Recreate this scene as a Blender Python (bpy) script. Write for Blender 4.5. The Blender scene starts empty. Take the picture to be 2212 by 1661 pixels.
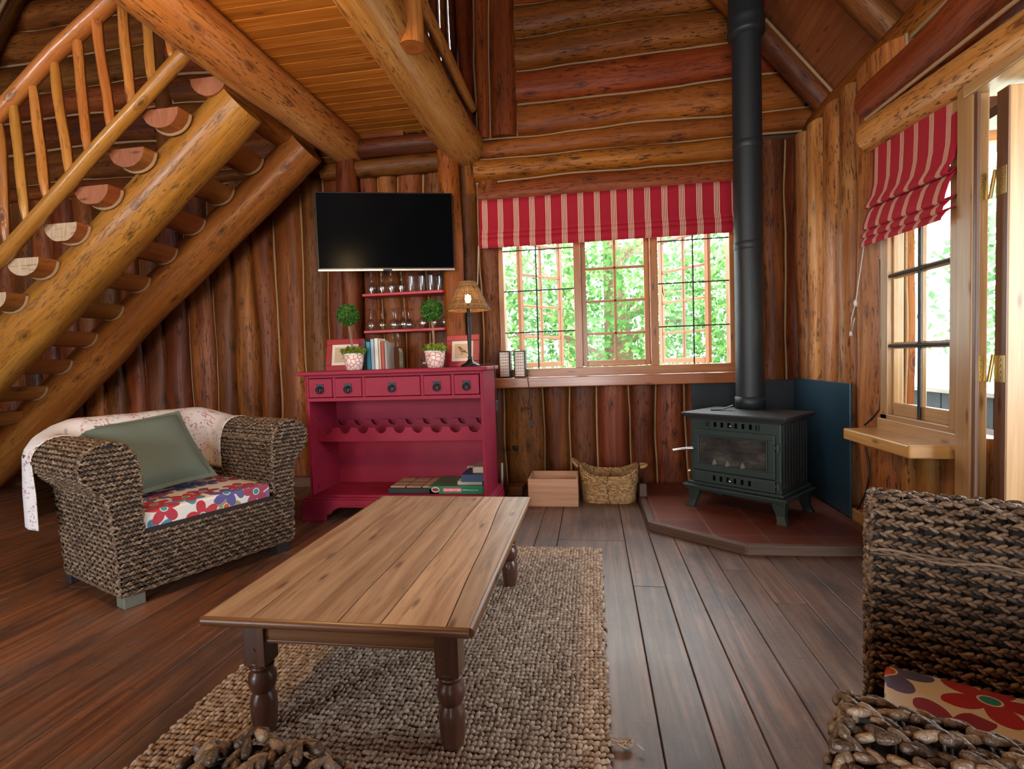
import bpy, math, random
import numpy as np
from mathutils import Vector, Matrix, noise
random.seed(7); RNG = np.random.default_rng(7)
C = bpy.context.scene.collection
PI = math.pi
R_ = math.radians

# ------------------------------------------------------------------ camera frame (used to turn a photo pixel into a point on a known plane)
FPX, PITCH, ROLL, YAW, CAMZ = 1135.0, .04745, -.03288, -.15222, 1.1
_cy, _sy, _cp, _sp, _cr, _sr = math.cos(YAW), math.sin(YAW), math.cos(PITCH), math.sin(PITCH), math.cos(ROLL), math.sin(ROLL)
FWD = Vector((_sy*_cp, _cy*_cp, -_sp)); _rt = Vector((_cy, -_sy, 0)); _up = _rt.cross(FWD)
RIGHT = _cr*_rt + _sr*_up; UP = -_sr*_rt + _cr*_up
CAM = Vector((0, 0, CAMZ))
def at(px, py, ax, val):
    d = FWD + RIGHT*((px-1106)/FPX) - UP*((py-830.5)/FPX)
    i = 'xyz'.index(ax)
    return CAM + d*((val-CAM[i])/d[i])

# ------------------------------------------------------------------ mesh building helpers
class MB:
    def __init__(s): s.v = []; s.f = []; s.u = []; s.t = []; s.sm = []; s.mi = []
    def add(s, V, F, UV=None, tint=.5, smooth=False, mi=0, LUV=None):
        b = len(s.v); s.v += [tuple(p) for p in V]
        s.t += [tint]*len(V) if not hasattr(tint, '__len__') else list(tint)
        for k, f in enumerate(F):
            s.f.append([b+i for i in f]); s.sm.append(smooth); s.mi.append(mi)
            if LUV is not None: s.u += LUV[k]
            elif UV is not None: s.u += [UV[i] for i in f]
            else: s.u += [(V[i][0], V[i][1]) for i in f]
    def box(s, x0, x1, y0, y1, z0, z1, M=None, tint=None, mi=0):
        V = [Vector((x, y, z)) for z in (z0, z1) for y in (y0, y1) for x in (x0, x1)]
        F = [(0, 2, 3, 1), (4, 5, 7, 6), (0, 1, 5, 4), (2, 6, 7, 3), (0, 4, 6, 2), (1, 3, 7, 5)]
        dims = (abs(x1-x0), abs(y1-y0), abs(z1-z0)); L = dims.index(max(dims))
        ou, ov = random.uniform(0, 20), random.uniform(0, 20)
        fa = [(0, 1), (0, 1), (0, 2), (0, 2), (1, 2), (1, 2)]; LU = []
        for f, (a, b) in zip(F, fa):
            if b == L: a, b = b, a
            LU.append([(V[i][a]+ou, V[i][b]+ov) for i in f])
        if M is not None: V = [M @ p for p in V]
        s.add(V, F, LUV=LU, tint=random.random() if tint is None else tint, mi=mi)
    def prism(s, pts, h0, h1, plane='xy', M=None, tint=None, smooth=False, mi=0):
        # extrude a polygon (a,b) along the third axis
        n = len(pts)
        def P(a, b, h): return {'xy': Vector((a, b, h)), 'xz': Vector((a, h, b)), 'yz': Vector((h, a, b))}[plane]
        V = [P(a, b, h0) for a, b in pts] + [P(a, b, h1) for a, b in pts]
        F = [list(range(n))[::-1], list(range(n, 2*n))] + [(i, (i+1) % n, n+(i+1) % n, n+i) for i in range(n)]
        o = random.uniform(0, 20); acc = [0]
        for i in range(n): acc.append(acc[-1]+math.dist(pts[i], pts[(i+1) % n]))
        LU = [[(pts[i][0]+o, pts[i][1]+o) for i in F[0]], [(pts[i-n][0]+o, pts[i-n][1]+o) for i in F[1]]]
        LU += [[(acc[i]+o, h0), (acc[i+1]+o, h0), (acc[i+1]+o, h1), (acc[i]+o, h1)] for i in range(n)]
        if M is not None: V = [M @ p for p in V]
        s.add(V, F, LUV=LU, tint=random.random() if tint is None else tint, smooth=smooth, mi=mi)
    def tube(s, path, rad, seg=10, closed=False, caps=True, tint=None, mi=0, squash=1.0, wob=0.0, up=None):
        path = [Vector(p) for p in path]; n = len(path)
        rad = [rad]*n if not hasattr(rad, '__len__') else rad
        V = []; UV = []; d = 0; ou = random.uniform(0, 30); sd = random.uniform(0, 100)
        T0 = (path[1]-path[0]).normalized()
        nn = Vector(up) if up else (Vector((0, 0, 1)) if abs(T0.z) < .9 else Vector((1, 0, 0)))
        for i, p in enumerate(path):
            if closed: T = path[(i+1) % n]-path[i-1]
            else: T = path[min(i+1, n-1)]-path[max(i-1, 0)]
            T.normalize(); nn = (nn-T*nn.dot(T)).normalized(); bb = T.cross(nn)
            if i: d += (path[i]-path[i-1]).length
            for k in range(seg+1):
                a = 2*PI*k/seg; r = rad[i]
                if wob: r *= 1+wob*noise.noise((math.cos(a)*.9+sd, math.sin(a)*.9, d*2.2+sd))
                V.append(p+nn*(math.cos(a)*r*squash)+bb*(math.sin(a)*r)); UV.append((d+ou, a*max(rad)+ou))
        m = seg+1; F = []
        for i in range(n if closed else n-1):
            j = (i+1) % n
            for k in range(seg): F.append((i*m+k, i*m+k+1, j*m+k+1, j*m+k))
        tt = random.random() if tint is None else tint
        s.add(V, F, UV, tint=tt, smooth=True, mi=mi)
        if caps and not closed:
            for i, rv in ((0, True), (n-1, False)):
                W = V[i*m:i*m+seg]; idx = list(range(seg)); cu = sum(W, Vector())/seg
                # concentric end grain: u is the distance from the heart
                VV = [cu]+W; FF = []; LU = []
                for k in range(seg):
                    a, b = k+1, (k+1) % seg+1
                    FF.append((0, a, b) if rv is False else (0, b, a)); LU.append([(ou, ou), (ou, ou+rad[i]), (ou, ou+rad[i])])
                s.add(VV, FF, LUV=LU, tint=tt, mi=mi)
    def lathe(s, prof, c=(0, 0, 0), seg=24, tint=None, mi=0, M=None, smooth=True):
        V = []; UV = []; c = Vector(c); acc = 0; o = random.uniform(0, 9)
        for i, (r, z) in enumerate(prof):
            if i: acc += math.dist(prof[i], prof[i-1])
            for k in range(seg+1):
                a = 2*PI*k/seg; V.append(c+Vector((r*math.cos(a), r*math.sin(a), z))); UV.append((acc+o, a*.05+o))
        m = seg+1
        F = [(i*m+k, i*m+k+1, (i+1)*m+k+1, (i+1)*m+k) for i in range(len(prof)-1) for k in range(seg)]
        if M is not None: V = [M @ p for p in V]
        s.add(V, F, UV, tint=random.random() if tint is None else tint, smooth=smooth, mi=mi)
    def grid(s, fn, nu, nv, tint=.5, smooth=True, mi=0, uvf=None):
        V = []; UV = []
        for i in range(nu+1):
            for j in range(nv+1):
                V.append(Vector(fn(i/nu, j/nv))); UV.append(uvf(i/nu, j/nv) if uvf else (i/nu, j/nv))
        F = [(i*(nv+1)+j, (i+1)*(nv+1)+j, (i+1)*(nv+1)+j+1, i*(nv+1)+j+1) for i in range(nu) for j in range(nv)]
        s.add(V, F, UV, tint=tint, smooth=smooth, mi=mi)
    def build(s, name, mat, parent=None, bevel=0, world=False, solid=0, seg=2, label=None):
        me = bpy.data.meshes.new(name)
        V = s.v; off = None
        if parent is not None and world:
            Mi = parent.matrix_basis.inverted(); V = [Mi @ Vector(p) for p in V]
        elif parent is None:
            a = np.array(s.v); lo, hi = a.min(0), a.max(0); off = Vector(((lo[0]+hi[0])/2, (lo[1]+hi[1])/2, lo[2]))
            V = [Vector(p)-off for p in V]
        me.from_pydata([tuple(p) for p in V], [], s.f)
        me.polygons.foreach_set('use_smooth', s.sm)
        me.polygons.foreach_set('material_index', s.mi)
        uv = me.uv_layers.new(name='UVMap'); uv.data.foreach_set('uv', np.array(s.u, dtype=np.float32).ravel())
        at_ = me.attributes.new('tint', 'FLOAT', 'POINT'); at_.data.foreach_set('value', np.array(s.t, dtype=np.float32))
        for m in (mat if isinstance(mat, (list, tuple)) else [mat]): me.materials.append(m)
        me.update()
        o = bpy.data.objects.new(name, me); C.objects.link(o)
        if off is not None: o.location = off
        if parent is not None: o.parent = parent
        if bevel:
            b = o.modifiers.new('bevel', 'BEVEL'); b.width = bevel; b.segments = seg; b.limit_method = 'ANGLE'; b.angle_limit = R_(40); b.harden_normals = False
        if solid:
            q = o.modifiers.new('solid', 'SOLIDIFY'); q.thickness = solid; q.offset = 0
        if label: o['label'] = label
        return o

def thing(name, label, cat, loc=(0, 0, 0), rotz=0, group=None):
    o = bpy.data.objects.new(name, None); C.objects.link(o); o.empty_display_size = .1
    o.matrix_basis = Matrix.Translation(Vector(loc)) @ Matrix.Rotation(rotz, 4, 'Z')
    o['label'] = label; o['category'] = cat
    if group: o['group'] = group
    return o
def tag(o, label, cat, group=None):
    o['label'] = label; o['category'] = cat
    if group: o['group'] = group
    return o
def struct(o): o['kind'] = 'structure'; return o
def sroot(name, loc=(0, 0, 0)):
    o = bpy.data.objects.new(name, None); C.objects.link(o); o.matrix_basis = Matrix.Translation(Vector(loc)); o['kind'] = 'structure'; return o
def copy_tree(o, parent=None):
    c = o.copy(); C.objects.link(c); c.parent = parent
    for ch in list(o.children): copy_tree(ch, c)
    return c
def raw_mesh(name, mats, V, F, tint, parent=None, smooth=True, UV=None):
    V = np.asarray(V, np.float32); F = np.asarray(F, np.int32); k = F.shape[1]
    me = bpy.data.meshes.new(name); me.vertices.add(len(V)); me.vertices.foreach_set('co', V.ravel())
    me.loops.add(F.size); me.loops.foreach_set('vertex_index', F.ravel())
    me.polygons.add(len(F)); me.polygons.foreach_set('loop_start', np.arange(0, F.size, k, dtype=np.int32))
    me.polygons.foreach_set('use_smooth', np.full(len(F), smooth))
    a = me.attributes.new('tint', 'FLOAT', 'POINT'); a.data.foreach_set('value', np.asarray(tint, np.float32))
    if UV is not None:
        u = me.uv_layers.new(name='UVMap'); u.data.foreach_set('uv', np.asarray(UV, np.float32)[F.ravel()].ravel())
    for m in (mats if isinstance(mats, (list, tuple)) else [mats]): me.materials.append(m)
    me.update(calc_edges=True); me.validate()
    o = bpy.data.objects.new(name, me); C.objects.link(o)
    if parent is not None: o.parent = parent
    return o
# one small strand of a braid: a low sphere, pointed a little at one end
def _lump(seg=7, rings=4):
    V = [(1, 0, 0)]; 
    for i in range(1, rings+1):
        th = PI*i/(rings+1)
        for k in range(seg):
            a = 2*PI*k/seg; r = math.sin(th)**.8*(1+.25*math.cos(th)); V.append((math.cos(th), r*math.cos(a), r*math.sin(a)))
    V.append((-1, 0, 0)); F = []
    for k in range(seg): F.append((0, 1+k, 1+(k+1) % seg, 1+(k+1) % seg))
    for i in range(rings-1):
        for k in range(seg):
            a = 1+i*seg; F.append((a+k, a+seg+k, a+seg+(k+1) % seg, a+(k+1) % seg))
    a = 1+(rings-1)*seg
    for k in range(seg): F.append((a+k, len(V)-1, a+(k+1) % seg, a+(k+1) % seg))
    T = [(f[0], f[1], f[2]) for f in F]+[(f[0], f[2], f[3]) for f in F if f[2] != f[3]]
    return np.array(V), np.array(T)
LV, LF = _lump()
def lumps(name, mats, P, A, N, sa, sb, sc, parent=None, jit=.12):
    P, A, N = (np.asarray(q, float) for q in (P, A, N)); n = len(P)
    A = A/np.linalg.norm(A, axis=1)[:, None]; B = np.cross(N, A); B /= np.linalg.norm(B, axis=1)[:, None]; K = np.cross(A, B)
    j = 1+RNG.uniform(-jit, jit, (n, 3))
    V = P[:, None, :]+LV[None, :, 0:1]*(A*(sa*j[:, :1]))[:, None, :]+LV[None, :, 1:2]*(B*(sb*j[:, 1:2]))[:, None, :]+LV[None, :, 2:3]*(K*(sc*j[:, 2:]))[:, None, :]
    F = LF[None]+(np.arange(n)*len(LV))[:, None, None]
    t = np.repeat(RNG.random(n), len(LV))
    return raw_mesh(name, mats, V.reshape(-1, 3), F.reshape(-1, 3), t, parent)
def leaves(name, mats, P, size, parent=None, N=None, flat=.0):
    P = np.asarray(P, float); n = len(P)
    A = RNG.normal(size=(n, 3)); A /= np.linalg.norm(A, axis=1)[:, None]
    D = RNG.normal(size=(n, 3)) if N is None else np.asarray(N)+RNG.normal(size=(n, 3))*.55
    if flat: D[:, 2] += flat
    B = np.cross(D, A); B /= np.linalg.norm(B, axis=1)[:, None]; K = np.cross(A, B)
    S = (size*(1+RNG.uniform(-.35, .35, n)))[:, None]
    V = np.stack([P-A*S*.5, P-A*S*.05+B*S*.32+K*S*.08, P+A*S*.55, P-A*S*.05-B*S*.32+K*S*.08], 1)
    F = np.arange(n*4).reshape(n, 4)
    return raw_mesh(name, mats, V.reshape(-1, 3), F, np.repeat(RNG.random(n), 4), parent, smooth=False)

# ------------------------------------------------------------------ materials
class NT:
    def __init__(s, name):
        s.m = bpy.data.materials.new(name); s.m.use_nodes = True; s.t = s.m.node_tree; s.t.nodes.clear()
        s.out = s.n('ShaderNodeOutputMaterial')
    def n(s, ty, **kw):
        q = s.t.nodes.new(ty)
        for k, v in kw.items():
            if k in q.inputs: s.set(q.inputs[k], v)
            else: setattr(q, k, v)
        return q
    def set(s, inp, v):
        if isinstance(v, bpy.types.NodeSocket): s.t.links.new(v, inp)
        else:
            if inp.type == 'RGBA' and len(v) == 3: v = (*v, 1)
            inp.default_value = v
    def math(s, op, a, b=0.0, c=None, clamp=False):
        q = s.t.nodes.new('ShaderNodeMath'); q.operation = op; q.use_clamp = clamp
        s.set(q.inputs[0], a); s.set(q.inputs[1], b)
        if c is not None: s.set(q.inputs[2], c)
        return q.outputs[0]
    def mix(s, f, a, b, mode='MIX'):
        q = s.t.nodes.new('ShaderNodeMix'); q.data_type = 'RGBA'; q.blend_type = mode
        s.set(q.inputs[0], f); s.set(q.inputs[6], a); s.set(q.inputs[7], b); return q.outputs[2]
    def ramp(s, f, *st):
        q = s.t.nodes.new('ShaderNodeValToRGB'); e = q.color_ramp.elements
        while len(e) < len(st): e.new(.5)
        for k, (p, c) in zip(e, st): k.position = p; k.color = (*c, 1) if hasattr(c, '__len__') else (c, c, c, 1)
        s.set(q.inputs[0], f); return q.outputs[0]
    def map(s, v, sc=(1, 1, 1), loc=(0, 0, 0), rot=(0, 0, 0)):
        q = s.t.nodes.new('ShaderNodeMapping'); s.set(q.inputs[0], v); q.inputs[1].default_value = loc; q.inputs[2].default_value = rot; q.inputs[3].default_value = sc; return q.outputs[0]
    def uv(s): return s.n('ShaderNodeUVMap', uv_map='UVMap').outputs[0]
    def obj(s): return s.n('ShaderNodeTexCoord').outputs['Object']
    def tint(s): return s.n('ShaderNodeAttribute', attribute_name='tint').outputs['Fac']
    def noise(s, v, scale=1, detail=3, rough=.5, dist=0): return s.n('ShaderNodeTexNoise', Vector=v, Scale=scale, Detail=detail, Roughness=rough, Distortion=dist).outputs[0]
    def bump(s, h, st=.3, d=.01): return s.n('ShaderNodeBump', Height=h, Strength=st, Distance=d).outputs[0]
    def bsdf(s, col, rough=.5, **kw):
        p = s.n('ShaderNodeBsdfPrincipled'); s.set(p.inputs['Base Color'], col); s.set(p.inputs['Roughness'], rough)
        for k, v in kw.items(): s.set(p.inputs[k.replace('_', ' ')], v)
        s.t.links.new(p.outputs[0], s.out.inputs[0]); return p

def wood_log(name, c1, c2, c3, fleck=.8, rough=.38, bump=.35, coat=.25, fleckcol=(.045, .016, .007), vary=.5, fsc=(12, 78, 1), spec=.28):
    k = NT(name); uv = k.uv(); ti = k.tint()
    off = k.n('ShaderNodeCombineXYZ', X=k.math('MULTIPLY', ti, 37.), Y=k.math('MULTIPLY', ti, 91.), Z=k.math('MULTIPLY', ti, 17.)).outputs[0]
    v = k.n('ShaderNodeVectorMath', operation='ADD'); k.set(v.inputs[0], uv); k.set(v.inputs[1], off); v = v.outputs[0]
    g = k.noise(k.map(v, (1.1, 16, 1)), 1, 5, .6, .6)
    big = k.noise(k.map(v, (.9, 3.5, 1)), 1, 2)
    f = k.math('ADD', k.math('MULTIPLY', g, .6), k.math('MULTIPLY', big, .5))
    col = k.ramp(f, (.33, c1), (.55, c2), (.74, c3))
    # dark flecks of inner bark, in patches
    fl = k.noise(k.map(v, fsc), 1, 3, .6, .5)
    pat = k.noise(k.map(v, (1.3, 5, 1), (5, 3, 0)), 1, 2)
    fm = k.math('MULTIPLY', k.ramp(fl, (.56, 0.), (.62, 1.)), k.ramp(pat, (.36, .15), (.58, 1.)))
    gr = k.ramp(k.noise(k.map(v, (2.2, 90, 1), (2, 9, 0)), 1, 3, .6, .3), (.36, .75), (.5, 0.)); col = k.mix(k.math('MULTIPLY', gr, .45*fleck), col, fleckcol)
    fm = k.math('MULTIPLY', fm, fleck)
    col = k.mix(fm, col, fleckcol)
    # knots
    vo = k.n('ShaderNodeTexVoronoi', Vector=k.map(v, (1.5, 3.4, 1)), Scale=1., voronoi_dimensions='2D', Randomness=1.).outputs['Distance']
    wv = k.math('ADD', vo, k.math('MULTIPLY', g, .03))
    kn = k.ramp(wv, (.035, 1.), (.07, .25), (.085, .6), (.12, 0.))
    col = k.mix(k.math('MULTIPLY', kn, .8), col, (c1[0]*.3, c1[1]*.25, c1[2]*.25))
    val = k.math('ADD', 1-vary*.5, k.math('MULTIPLY', ti, vary))
    hs = k.n('ShaderNodeHueSaturation', Hue=k.math('ADD', .488, k.math('MULTIPLY', k.math('FRACT', k.math('MULTIPLY', ti, 7.3)), .024)), Saturation=1., Value=val, Color=col).outputs[0]
    h = k.math('SUBTRACT', k.math('ADD', k.math('MULTIPLY', g, .35), big), k.math('MULTIPLY', fm, .35))
    h = k.math('SUBTRACT', h, k.math('MULTIPLY', kn, .3))
    k.bsdf(hs, k.math('ADD', rough, k.math('MULTIPLY', fm, .2)), Normal=k.bump(h, bump, .03), Coat_Weight=coat, Coat_Roughness=.22, Specular_IOR_Level=spec)
    return k.m
def wood_plain(name, c1, c2, rough=.42, bump=.12, coat=.1, vary=.3, stretch=(1.3, 30, 1), fleck=0):
    k = NT(name); uv = k.uv(); ti = k.tint()
    off = k.n('ShaderNodeCombineXYZ', X=k.math('MULTIPLY', ti, 37.), Y=k.math('MULTIPLY', ti, 91.)).outputs[0]
    v = k.n('ShaderNodeVectorMath', operation='ADD'); k.set(v.inputs[0], uv); k.set(v.inputs[1], off); v = v.outputs[0]
    g = k.noise(k.map(v, stretch), 1, 4, .6, .8)
    col = k.ramp(g, (.32, c1), (.66, c2))
    vo = k.n('ShaderNodeTexVoronoi', Vector=k.map(v, (1.6, 6, 1)), Scale=1., voronoi_dimensions='2D').outputs['Distance']
    kn = k.ramp(k.math('ADD', vo, k.math('MULTIPLY', g, .02)), (.03, 1.), (.085, 0.))
    col = k.mix(k.math('MULTIPLY', kn, .75), col, (c1[0]*.25, c1[1]*.2, c1[2]*.2))
    if fleck:
        fl = k.ramp(k.noise(k.map(v, (6, 60, 1)), 1, 3), (.6, 0.), (.68, 1.)); col = k.mix(k.math('MULTIPLY', fl, fleck), col, (c1[0]*.3, c1[1]*.25, c1[2]*.22))
    hs = k.n('ShaderNodeHueSaturation', Hue=.5, Saturation=1., Value=k.math('ADD', 1-vary*.5, k.math('MULTIPLY', ti, vary)), Color=col).outputs[0]
    k.bsdf(hs, rough, Normal=k.bump(g, bump, .01), Coat_Weight=coat, Coat_Roughness=.2); return k.m
def flat(name, col, rough=.5, metal=0., nb=0., nscale=60, **kw):
    k = NT(name)
    if nb: kw['Normal'] = k.bump(k.noise(k.obj(), nscale, 3), nb, .005)
    k.bsdf(col, rough, Metallic=metal, **kw); return k.m
def thin_glass(name, tintc=(1, 1, 1), base=.03, edge=.6, rough=.0):
    k = NT(name); lw = k.n('ShaderNodeLayerWeight', Blend=.35).outputs['Facing']
    f = k.math('ADD', base, k.math('MULTIPLY', k.math('POWER', lw, 3.), edge), clamp=True)
    tr = k.n('ShaderNodeBsdfTransparent', Color=tintc); gl = k.n('ShaderNodeBsdfGlossy', Color=(.9, .95, 1), Roughness=rough)
    mx = k.n('ShaderNodeMixShader', Fac=f); k.t.links.new(tr.outputs[0], mx.inputs[1]); k.t.links.new(gl.outputs[0], mx.inputs[2])
    k.t.links.new(mx.outputs[0], k.out.inputs[0]); return k.m

M = {}
M['log_v'] = wood_log('upright_log', (.058, .0115, .002), (.160, .040, .006), (.31, .098, .017), fleck=.95, vary=.7, rough=.55, coat=.03)
M['log_vr'] = wood_log('upright_log_pale', (.18, .055, .011), (.37, .145, .033), (.55, .28, .088), fleck=.9, vary=.5, coat=.06, rough=.5)
M['log_h'] = wood_log('lying_log', (.115, .021, .003), (.25, .057, .006), (.38, .112, .014), fleck=1., vary=.4, rough=.56, coat=.02)
M['beam'] = wood_log('beam_log', (.36, .125, .021), (.56, .245, .055), (.70, .39, .125), fleck=.95, rough=.5, vary=.2, fleckcol=(.11, .05, .02))
M['stair'] = wood_log('stair_log', (.22, .068, .011), (.37, .130, .022), (.50, .22, .050), fleck=.8, rough=.36, vary=.25, fleckcol=(.12, .05, .02))
M['tread'] = wood_log('tread_log', (.20, .055, .014), (.32, .10, .024), (.42, .16, .045), fleck=.4, rough=.38, vary=.3)
M['endgrain_red'] = wood_plain('endgrain_red', (.27, .088, .042), (.38, .14, .07), rough=.55, stretch=(60, 8, 1), vary=.3)
M['endgrain_daylit'] = wood_plain('endgrain_daylit', (.42, .28, .17), (.60, .46, .32), rough=.65, stretch=(60, 8, 1), vary=.3, fleck=.6)  # lower tread ends: white daylight falling on them is put into this colour
M['pole'] = wood_log('rail_pole', (.28, .085, .016), (.46, .17, .034), (.56, .25, .062), fleck=.45, rough=.3, vary=.3, coat=.5)
M['plank_ceiling'] = wood_plain('ceiling_plank', (.38, .112, .013), (.60, .225, .033), rough=.4, vary=.28)
M['plank_roof'] = wood_plain('roof_plank', (.16, .042, .012), (.26, .080, .022), rough=.5, vary=.25)
M['trim'] = wood_plain('window_timber', (.30, .105, .026), (.42, .17, .045), rough=.4, vary=.25, coat=.2)
M['trim_pale'] = wood_plain('door_timber', (.33, .17, .062), (.47, .27, .115), rough=.4, vary=.2, coat=.2)
M['trim_dark'] = wood_plain('dark_timber', (.10, .040, .018), (.17, .075, .035), rough=.4, vary=.2)
M['sill'] = wood_plain('sill_timber', (.22, .060, .015), (.33, .105, .028), rough=.28, vary=.1, coat=.4)
M['shelf_wood'] = wood_plain('shelf_timber', (.40, .19, .055), (.58, .31, .10), rough=.3, vary=.1, coat=.4)
M['table_top'] = wood_plain('table_top_timber', (.27, .165, .10), (.50, .355, .235), rough=.42, vary=.4, stretch=(1.6, 26, 1), fleck=.35, coat=.0)
M['table_leg'] = wood_plain('table_leg_timber', (.055, .021, .013), (.12, .050, .03), rough=.33, vary=.1, coat=.3)
M['table_apron'] = wood_plain('table_apron_timber', (.11, .042, .015), (.20, .086, .034), rough=.4, vary=.2)
M['crate'] = wood_plain('crate_timber', (.38, .19, .105), (.52, .28, .165), rough=.6, vary=.15, coat=0)
M['chink'] = flat('chinking', (.36, .22, .115), .9, nb=.5, nscale=90)
M['mortar'] = flat('mortar', (.07, .032, .016), .9)
def floor_mat():
    k = NT('floor_board'); uv = k.uv(); ti = k.tint(); ob = k.obj()
    off = k.n('ShaderNodeCombineXYZ', X=k.math('MULTIPLY', ti, 37.), Y=k.math('MULTIPLY', ti, 91.)).outputs[0]
    v = k.n('ShaderNodeVectorMath', operation='ADD'); k.set(v.inputs[0], uv); k.set(v.inputs[1], off); v = v.outputs[0]
    g = k.noise(k.map(v, (1.5, 34, 1)), 1, 5, .62, .6)
    big = k.noise(ob, 2.1, 5, .65)
    col = k.ramp(g, (.3, (.058, .032, .025)), (.52, (.135, .072, .049)), (.72, (.23, .125, .083)))
    warm = k.ramp(g, (.3, (.085, .028, .012)), (.7, (.30, .115, .048)))
    xx = k.n('ShaderNodeSeparateXYZ', Vector=ob).outputs[0]; wx = k.math('ADD', big, k.math('MULTIPLY', k.math('ADD', xx, -1.2), -.13))
    col = k.mix(k.ramp(wx, (.43, 0.), (.62, .9)), col, warm)
    grey = k.noise(ob, 2.6, 6, .68)
    col = k.mix(k.ramp(grey, (.48, 0.), (.66, .4)), col, (.15, .12, .105))
    scr = k.noise(k.map(ob, (120, 3, 1), rot=(0, 0, .5)), 1, 2); scr2 = k.noise(k.map(ob, (4, 150, 1), rot=(0, 0, .9)), 1, 2)
    dk_ = k.ramp(k.noise(k.map(ob, (3, 1.2, 1), (4, 4, 0)), 1.3, 5, .7), (.5, 0.), (.66, .8)); col = k.mix(dk_, col, (.045, .030, .027))
    cr_ = k.ramp(k.noise(k.map(uv, (38, 38, 1)), 1, 4, .7, 1.5), (.615, 0.), (.65, .6)); col = k.mix(cr_, col, (.035, .022, .018))
    sm = k.math('MULTIPLY', k.math('MAXIMUM', k.ramp(scr, (.68, 0.), (.74, 1.)), k.ramp(scr2, (.68, 0.), (.74, 1.))), .3)
    col = k.mix(sm, col, (.30, .20, .15))
    hs = k.n('ShaderNodeHueSaturation', Hue=.5, Saturation=1., Value=k.math('ADD', .8, k.math('MULTIPLY', ti, .4)), Color=col).outputs[0]
    k.bsdf(hs, k.math('ADD', .26, k.math('MULTIPLY', grey, .3)), Normal=k.bump(k.math('ADD', g, k.math('MULTIPLY', big, .5)), .18, .008)); return k.m
M['floor'] = floor_mat()
def cabinet_mat():
    k = NT('painted_pink'); n = k.noise(k.obj(), 9, 3)
    k.bsdf(k.mix(n, (.25, .012, .036), (.295, .018, .046)), .55, Specular_IOR_Level=.25, Normal=k.bump(k.noise(k.map(k.obj(), (3, 3, 40)), 6, 2), .06, .004)); return k.m
M['pink'] = cabinet_mat()
M['red_paint'] = flat('red_paint', (.42, .008, .022), .38)
M['frame_red'] = flat('frame_red', (.30, .012, .022), .4)
M['black'] = flat('black_plastic', (.006, .006, .007), .3)
M['screen'] = flat('screen_glass', (.0025, .003, .004), .18, Specular_IOR_Level=.02)
M['iron'] = flat('black_iron', (.012, .013, .016), .38, .6)
M['stove'] = flat('stove_enamel', (.027, .044, .041), .45, .25, nb=.15, nscale=220)
M['stove_dark'] = flat('stove_plate', (.022, .023, .025), .6, .3, nb=.2, nscale=200)
M['flue'] = flat('flue_black', (.017, .021, .025), .5, .2)
M['led_cup'] = flat('led_cup', (.85, .80, .74), .15, .5)
M['chrome'] = flat('chrome', (.45, .45, .45), .25, 1.)
M['silver'] = flat('silver_plastic', (.62, .52, .45), .3, .8)
M['brass'] = flat('brass', (.46, .33, .14), .33, 1.)
M['white'] = flat('white_plastic', (.72, .72, .7), .4)
M['cord'] = flat('blind_cord', (.62, .52, .38), .6)
M['cable'] = flat('black_cable', (.012, .011, .011), .45)
M['bar'] = flat('security_bar_black', (.008, .009, .010), .6)
M['shield'] = flat('heat_shield_blue_sheen', (.055, .125, .185), .33, .75, nb=.04, nscale=8)  # blue reflection of the window is put into the base colour
M['shield_dark'] = flat('heat_shield_black', (.016, .019, .023), .5, .4)
M['leg_lit'] = flat('leg_lit_metal', (.30, .33, .28), .35, .6)  # light caught by the front leg, put in as a paler metal
M['leg_dark'] = flat('leg_dark', (.02, .017, .016), .5)
M['pane'] = thin_glass('window_pane', (.97, .99, .98), .004, .3)
M['glass'] = thin_glass('drinking_glass', (.90, .91, .92), .14, 1.2, .08)
M['cutglass'] = thin_glass('cut_glass', (.85, .83, .8), .12, .9, .08)
M['fabric_green'] = flat('sage_linen', (.128, .165, .138), .9, nb=.5, nscale=420)
M['dark_weave'] = flat('chair_frame_dark', (.013, .008, .006), .7)
def strand(name, c1, c2, c3, rough=.4, spec=.5):
    k = NT(name); t = k.tint(); n = k.noise(k.obj(), 160, 2)
    col = k.ramp(k.math('ADD', k.math('MULTIPLY', t, .75), k.math('MULTIPLY', n, .25)), (.15, c1), (.55, c2), (.95, c3))
    k.bsdf(col, rough, Normal=k.bump(k.noise(k.obj(), 240, 3), .6, .004)); k.m.node_tree.nodes['Principled BSDF'].inputs['Specular IOR Level'].default_value = spec; return k.m
M['seagrass'] = strand('seagrass', (.050, .027, .017), (.145, .090, .054), (.30, .21, .135), .42, .6)
M['jute'] = strand('jute', (.26, .185, .135), (.39, .30, .23), (.53, .43, .345), .85, .2)
M['basket'] = strand('basket_straw', (.22, .12, .045), (.38, .22, .095), (.50, .33, .16), .6, .3)
M['wicker'] = strand('lamp_wicker', (.11, .055, .02), (.20, .105, .04), (.30, .17, .07), .6, .3)
M['jute_base'] = flat('jute_backing', (.10, .06, .035), .9)
def leaf_mat(name, c1, c2, tr=.5):
    k = NT(name); col = k.mix(k.tint(), c1, c2)
    d = k.n('ShaderNodeBsdfDiffuse', Color=col); t = k.n('ShaderNodeBsdfTranslucent', Color=col); mx = k.n('ShaderNodeMixShader', Fac=tr)
    k.t.links.new(d.outputs[0], mx.inputs[1]); k.t.links.new(t.outputs[0], mx.inputs[2]); k.t.links.new(mx.outputs[0], k.out.inputs[0]); return k.m
M['leaf'] = leaf_mat('tree_leaf', (.05, .16, .045), (.19, .34, .11))
M['leaf_b'] = leaf_mat('tree_leaf_blue', (.07, .16, .07), (.18, .30, .15))
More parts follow.
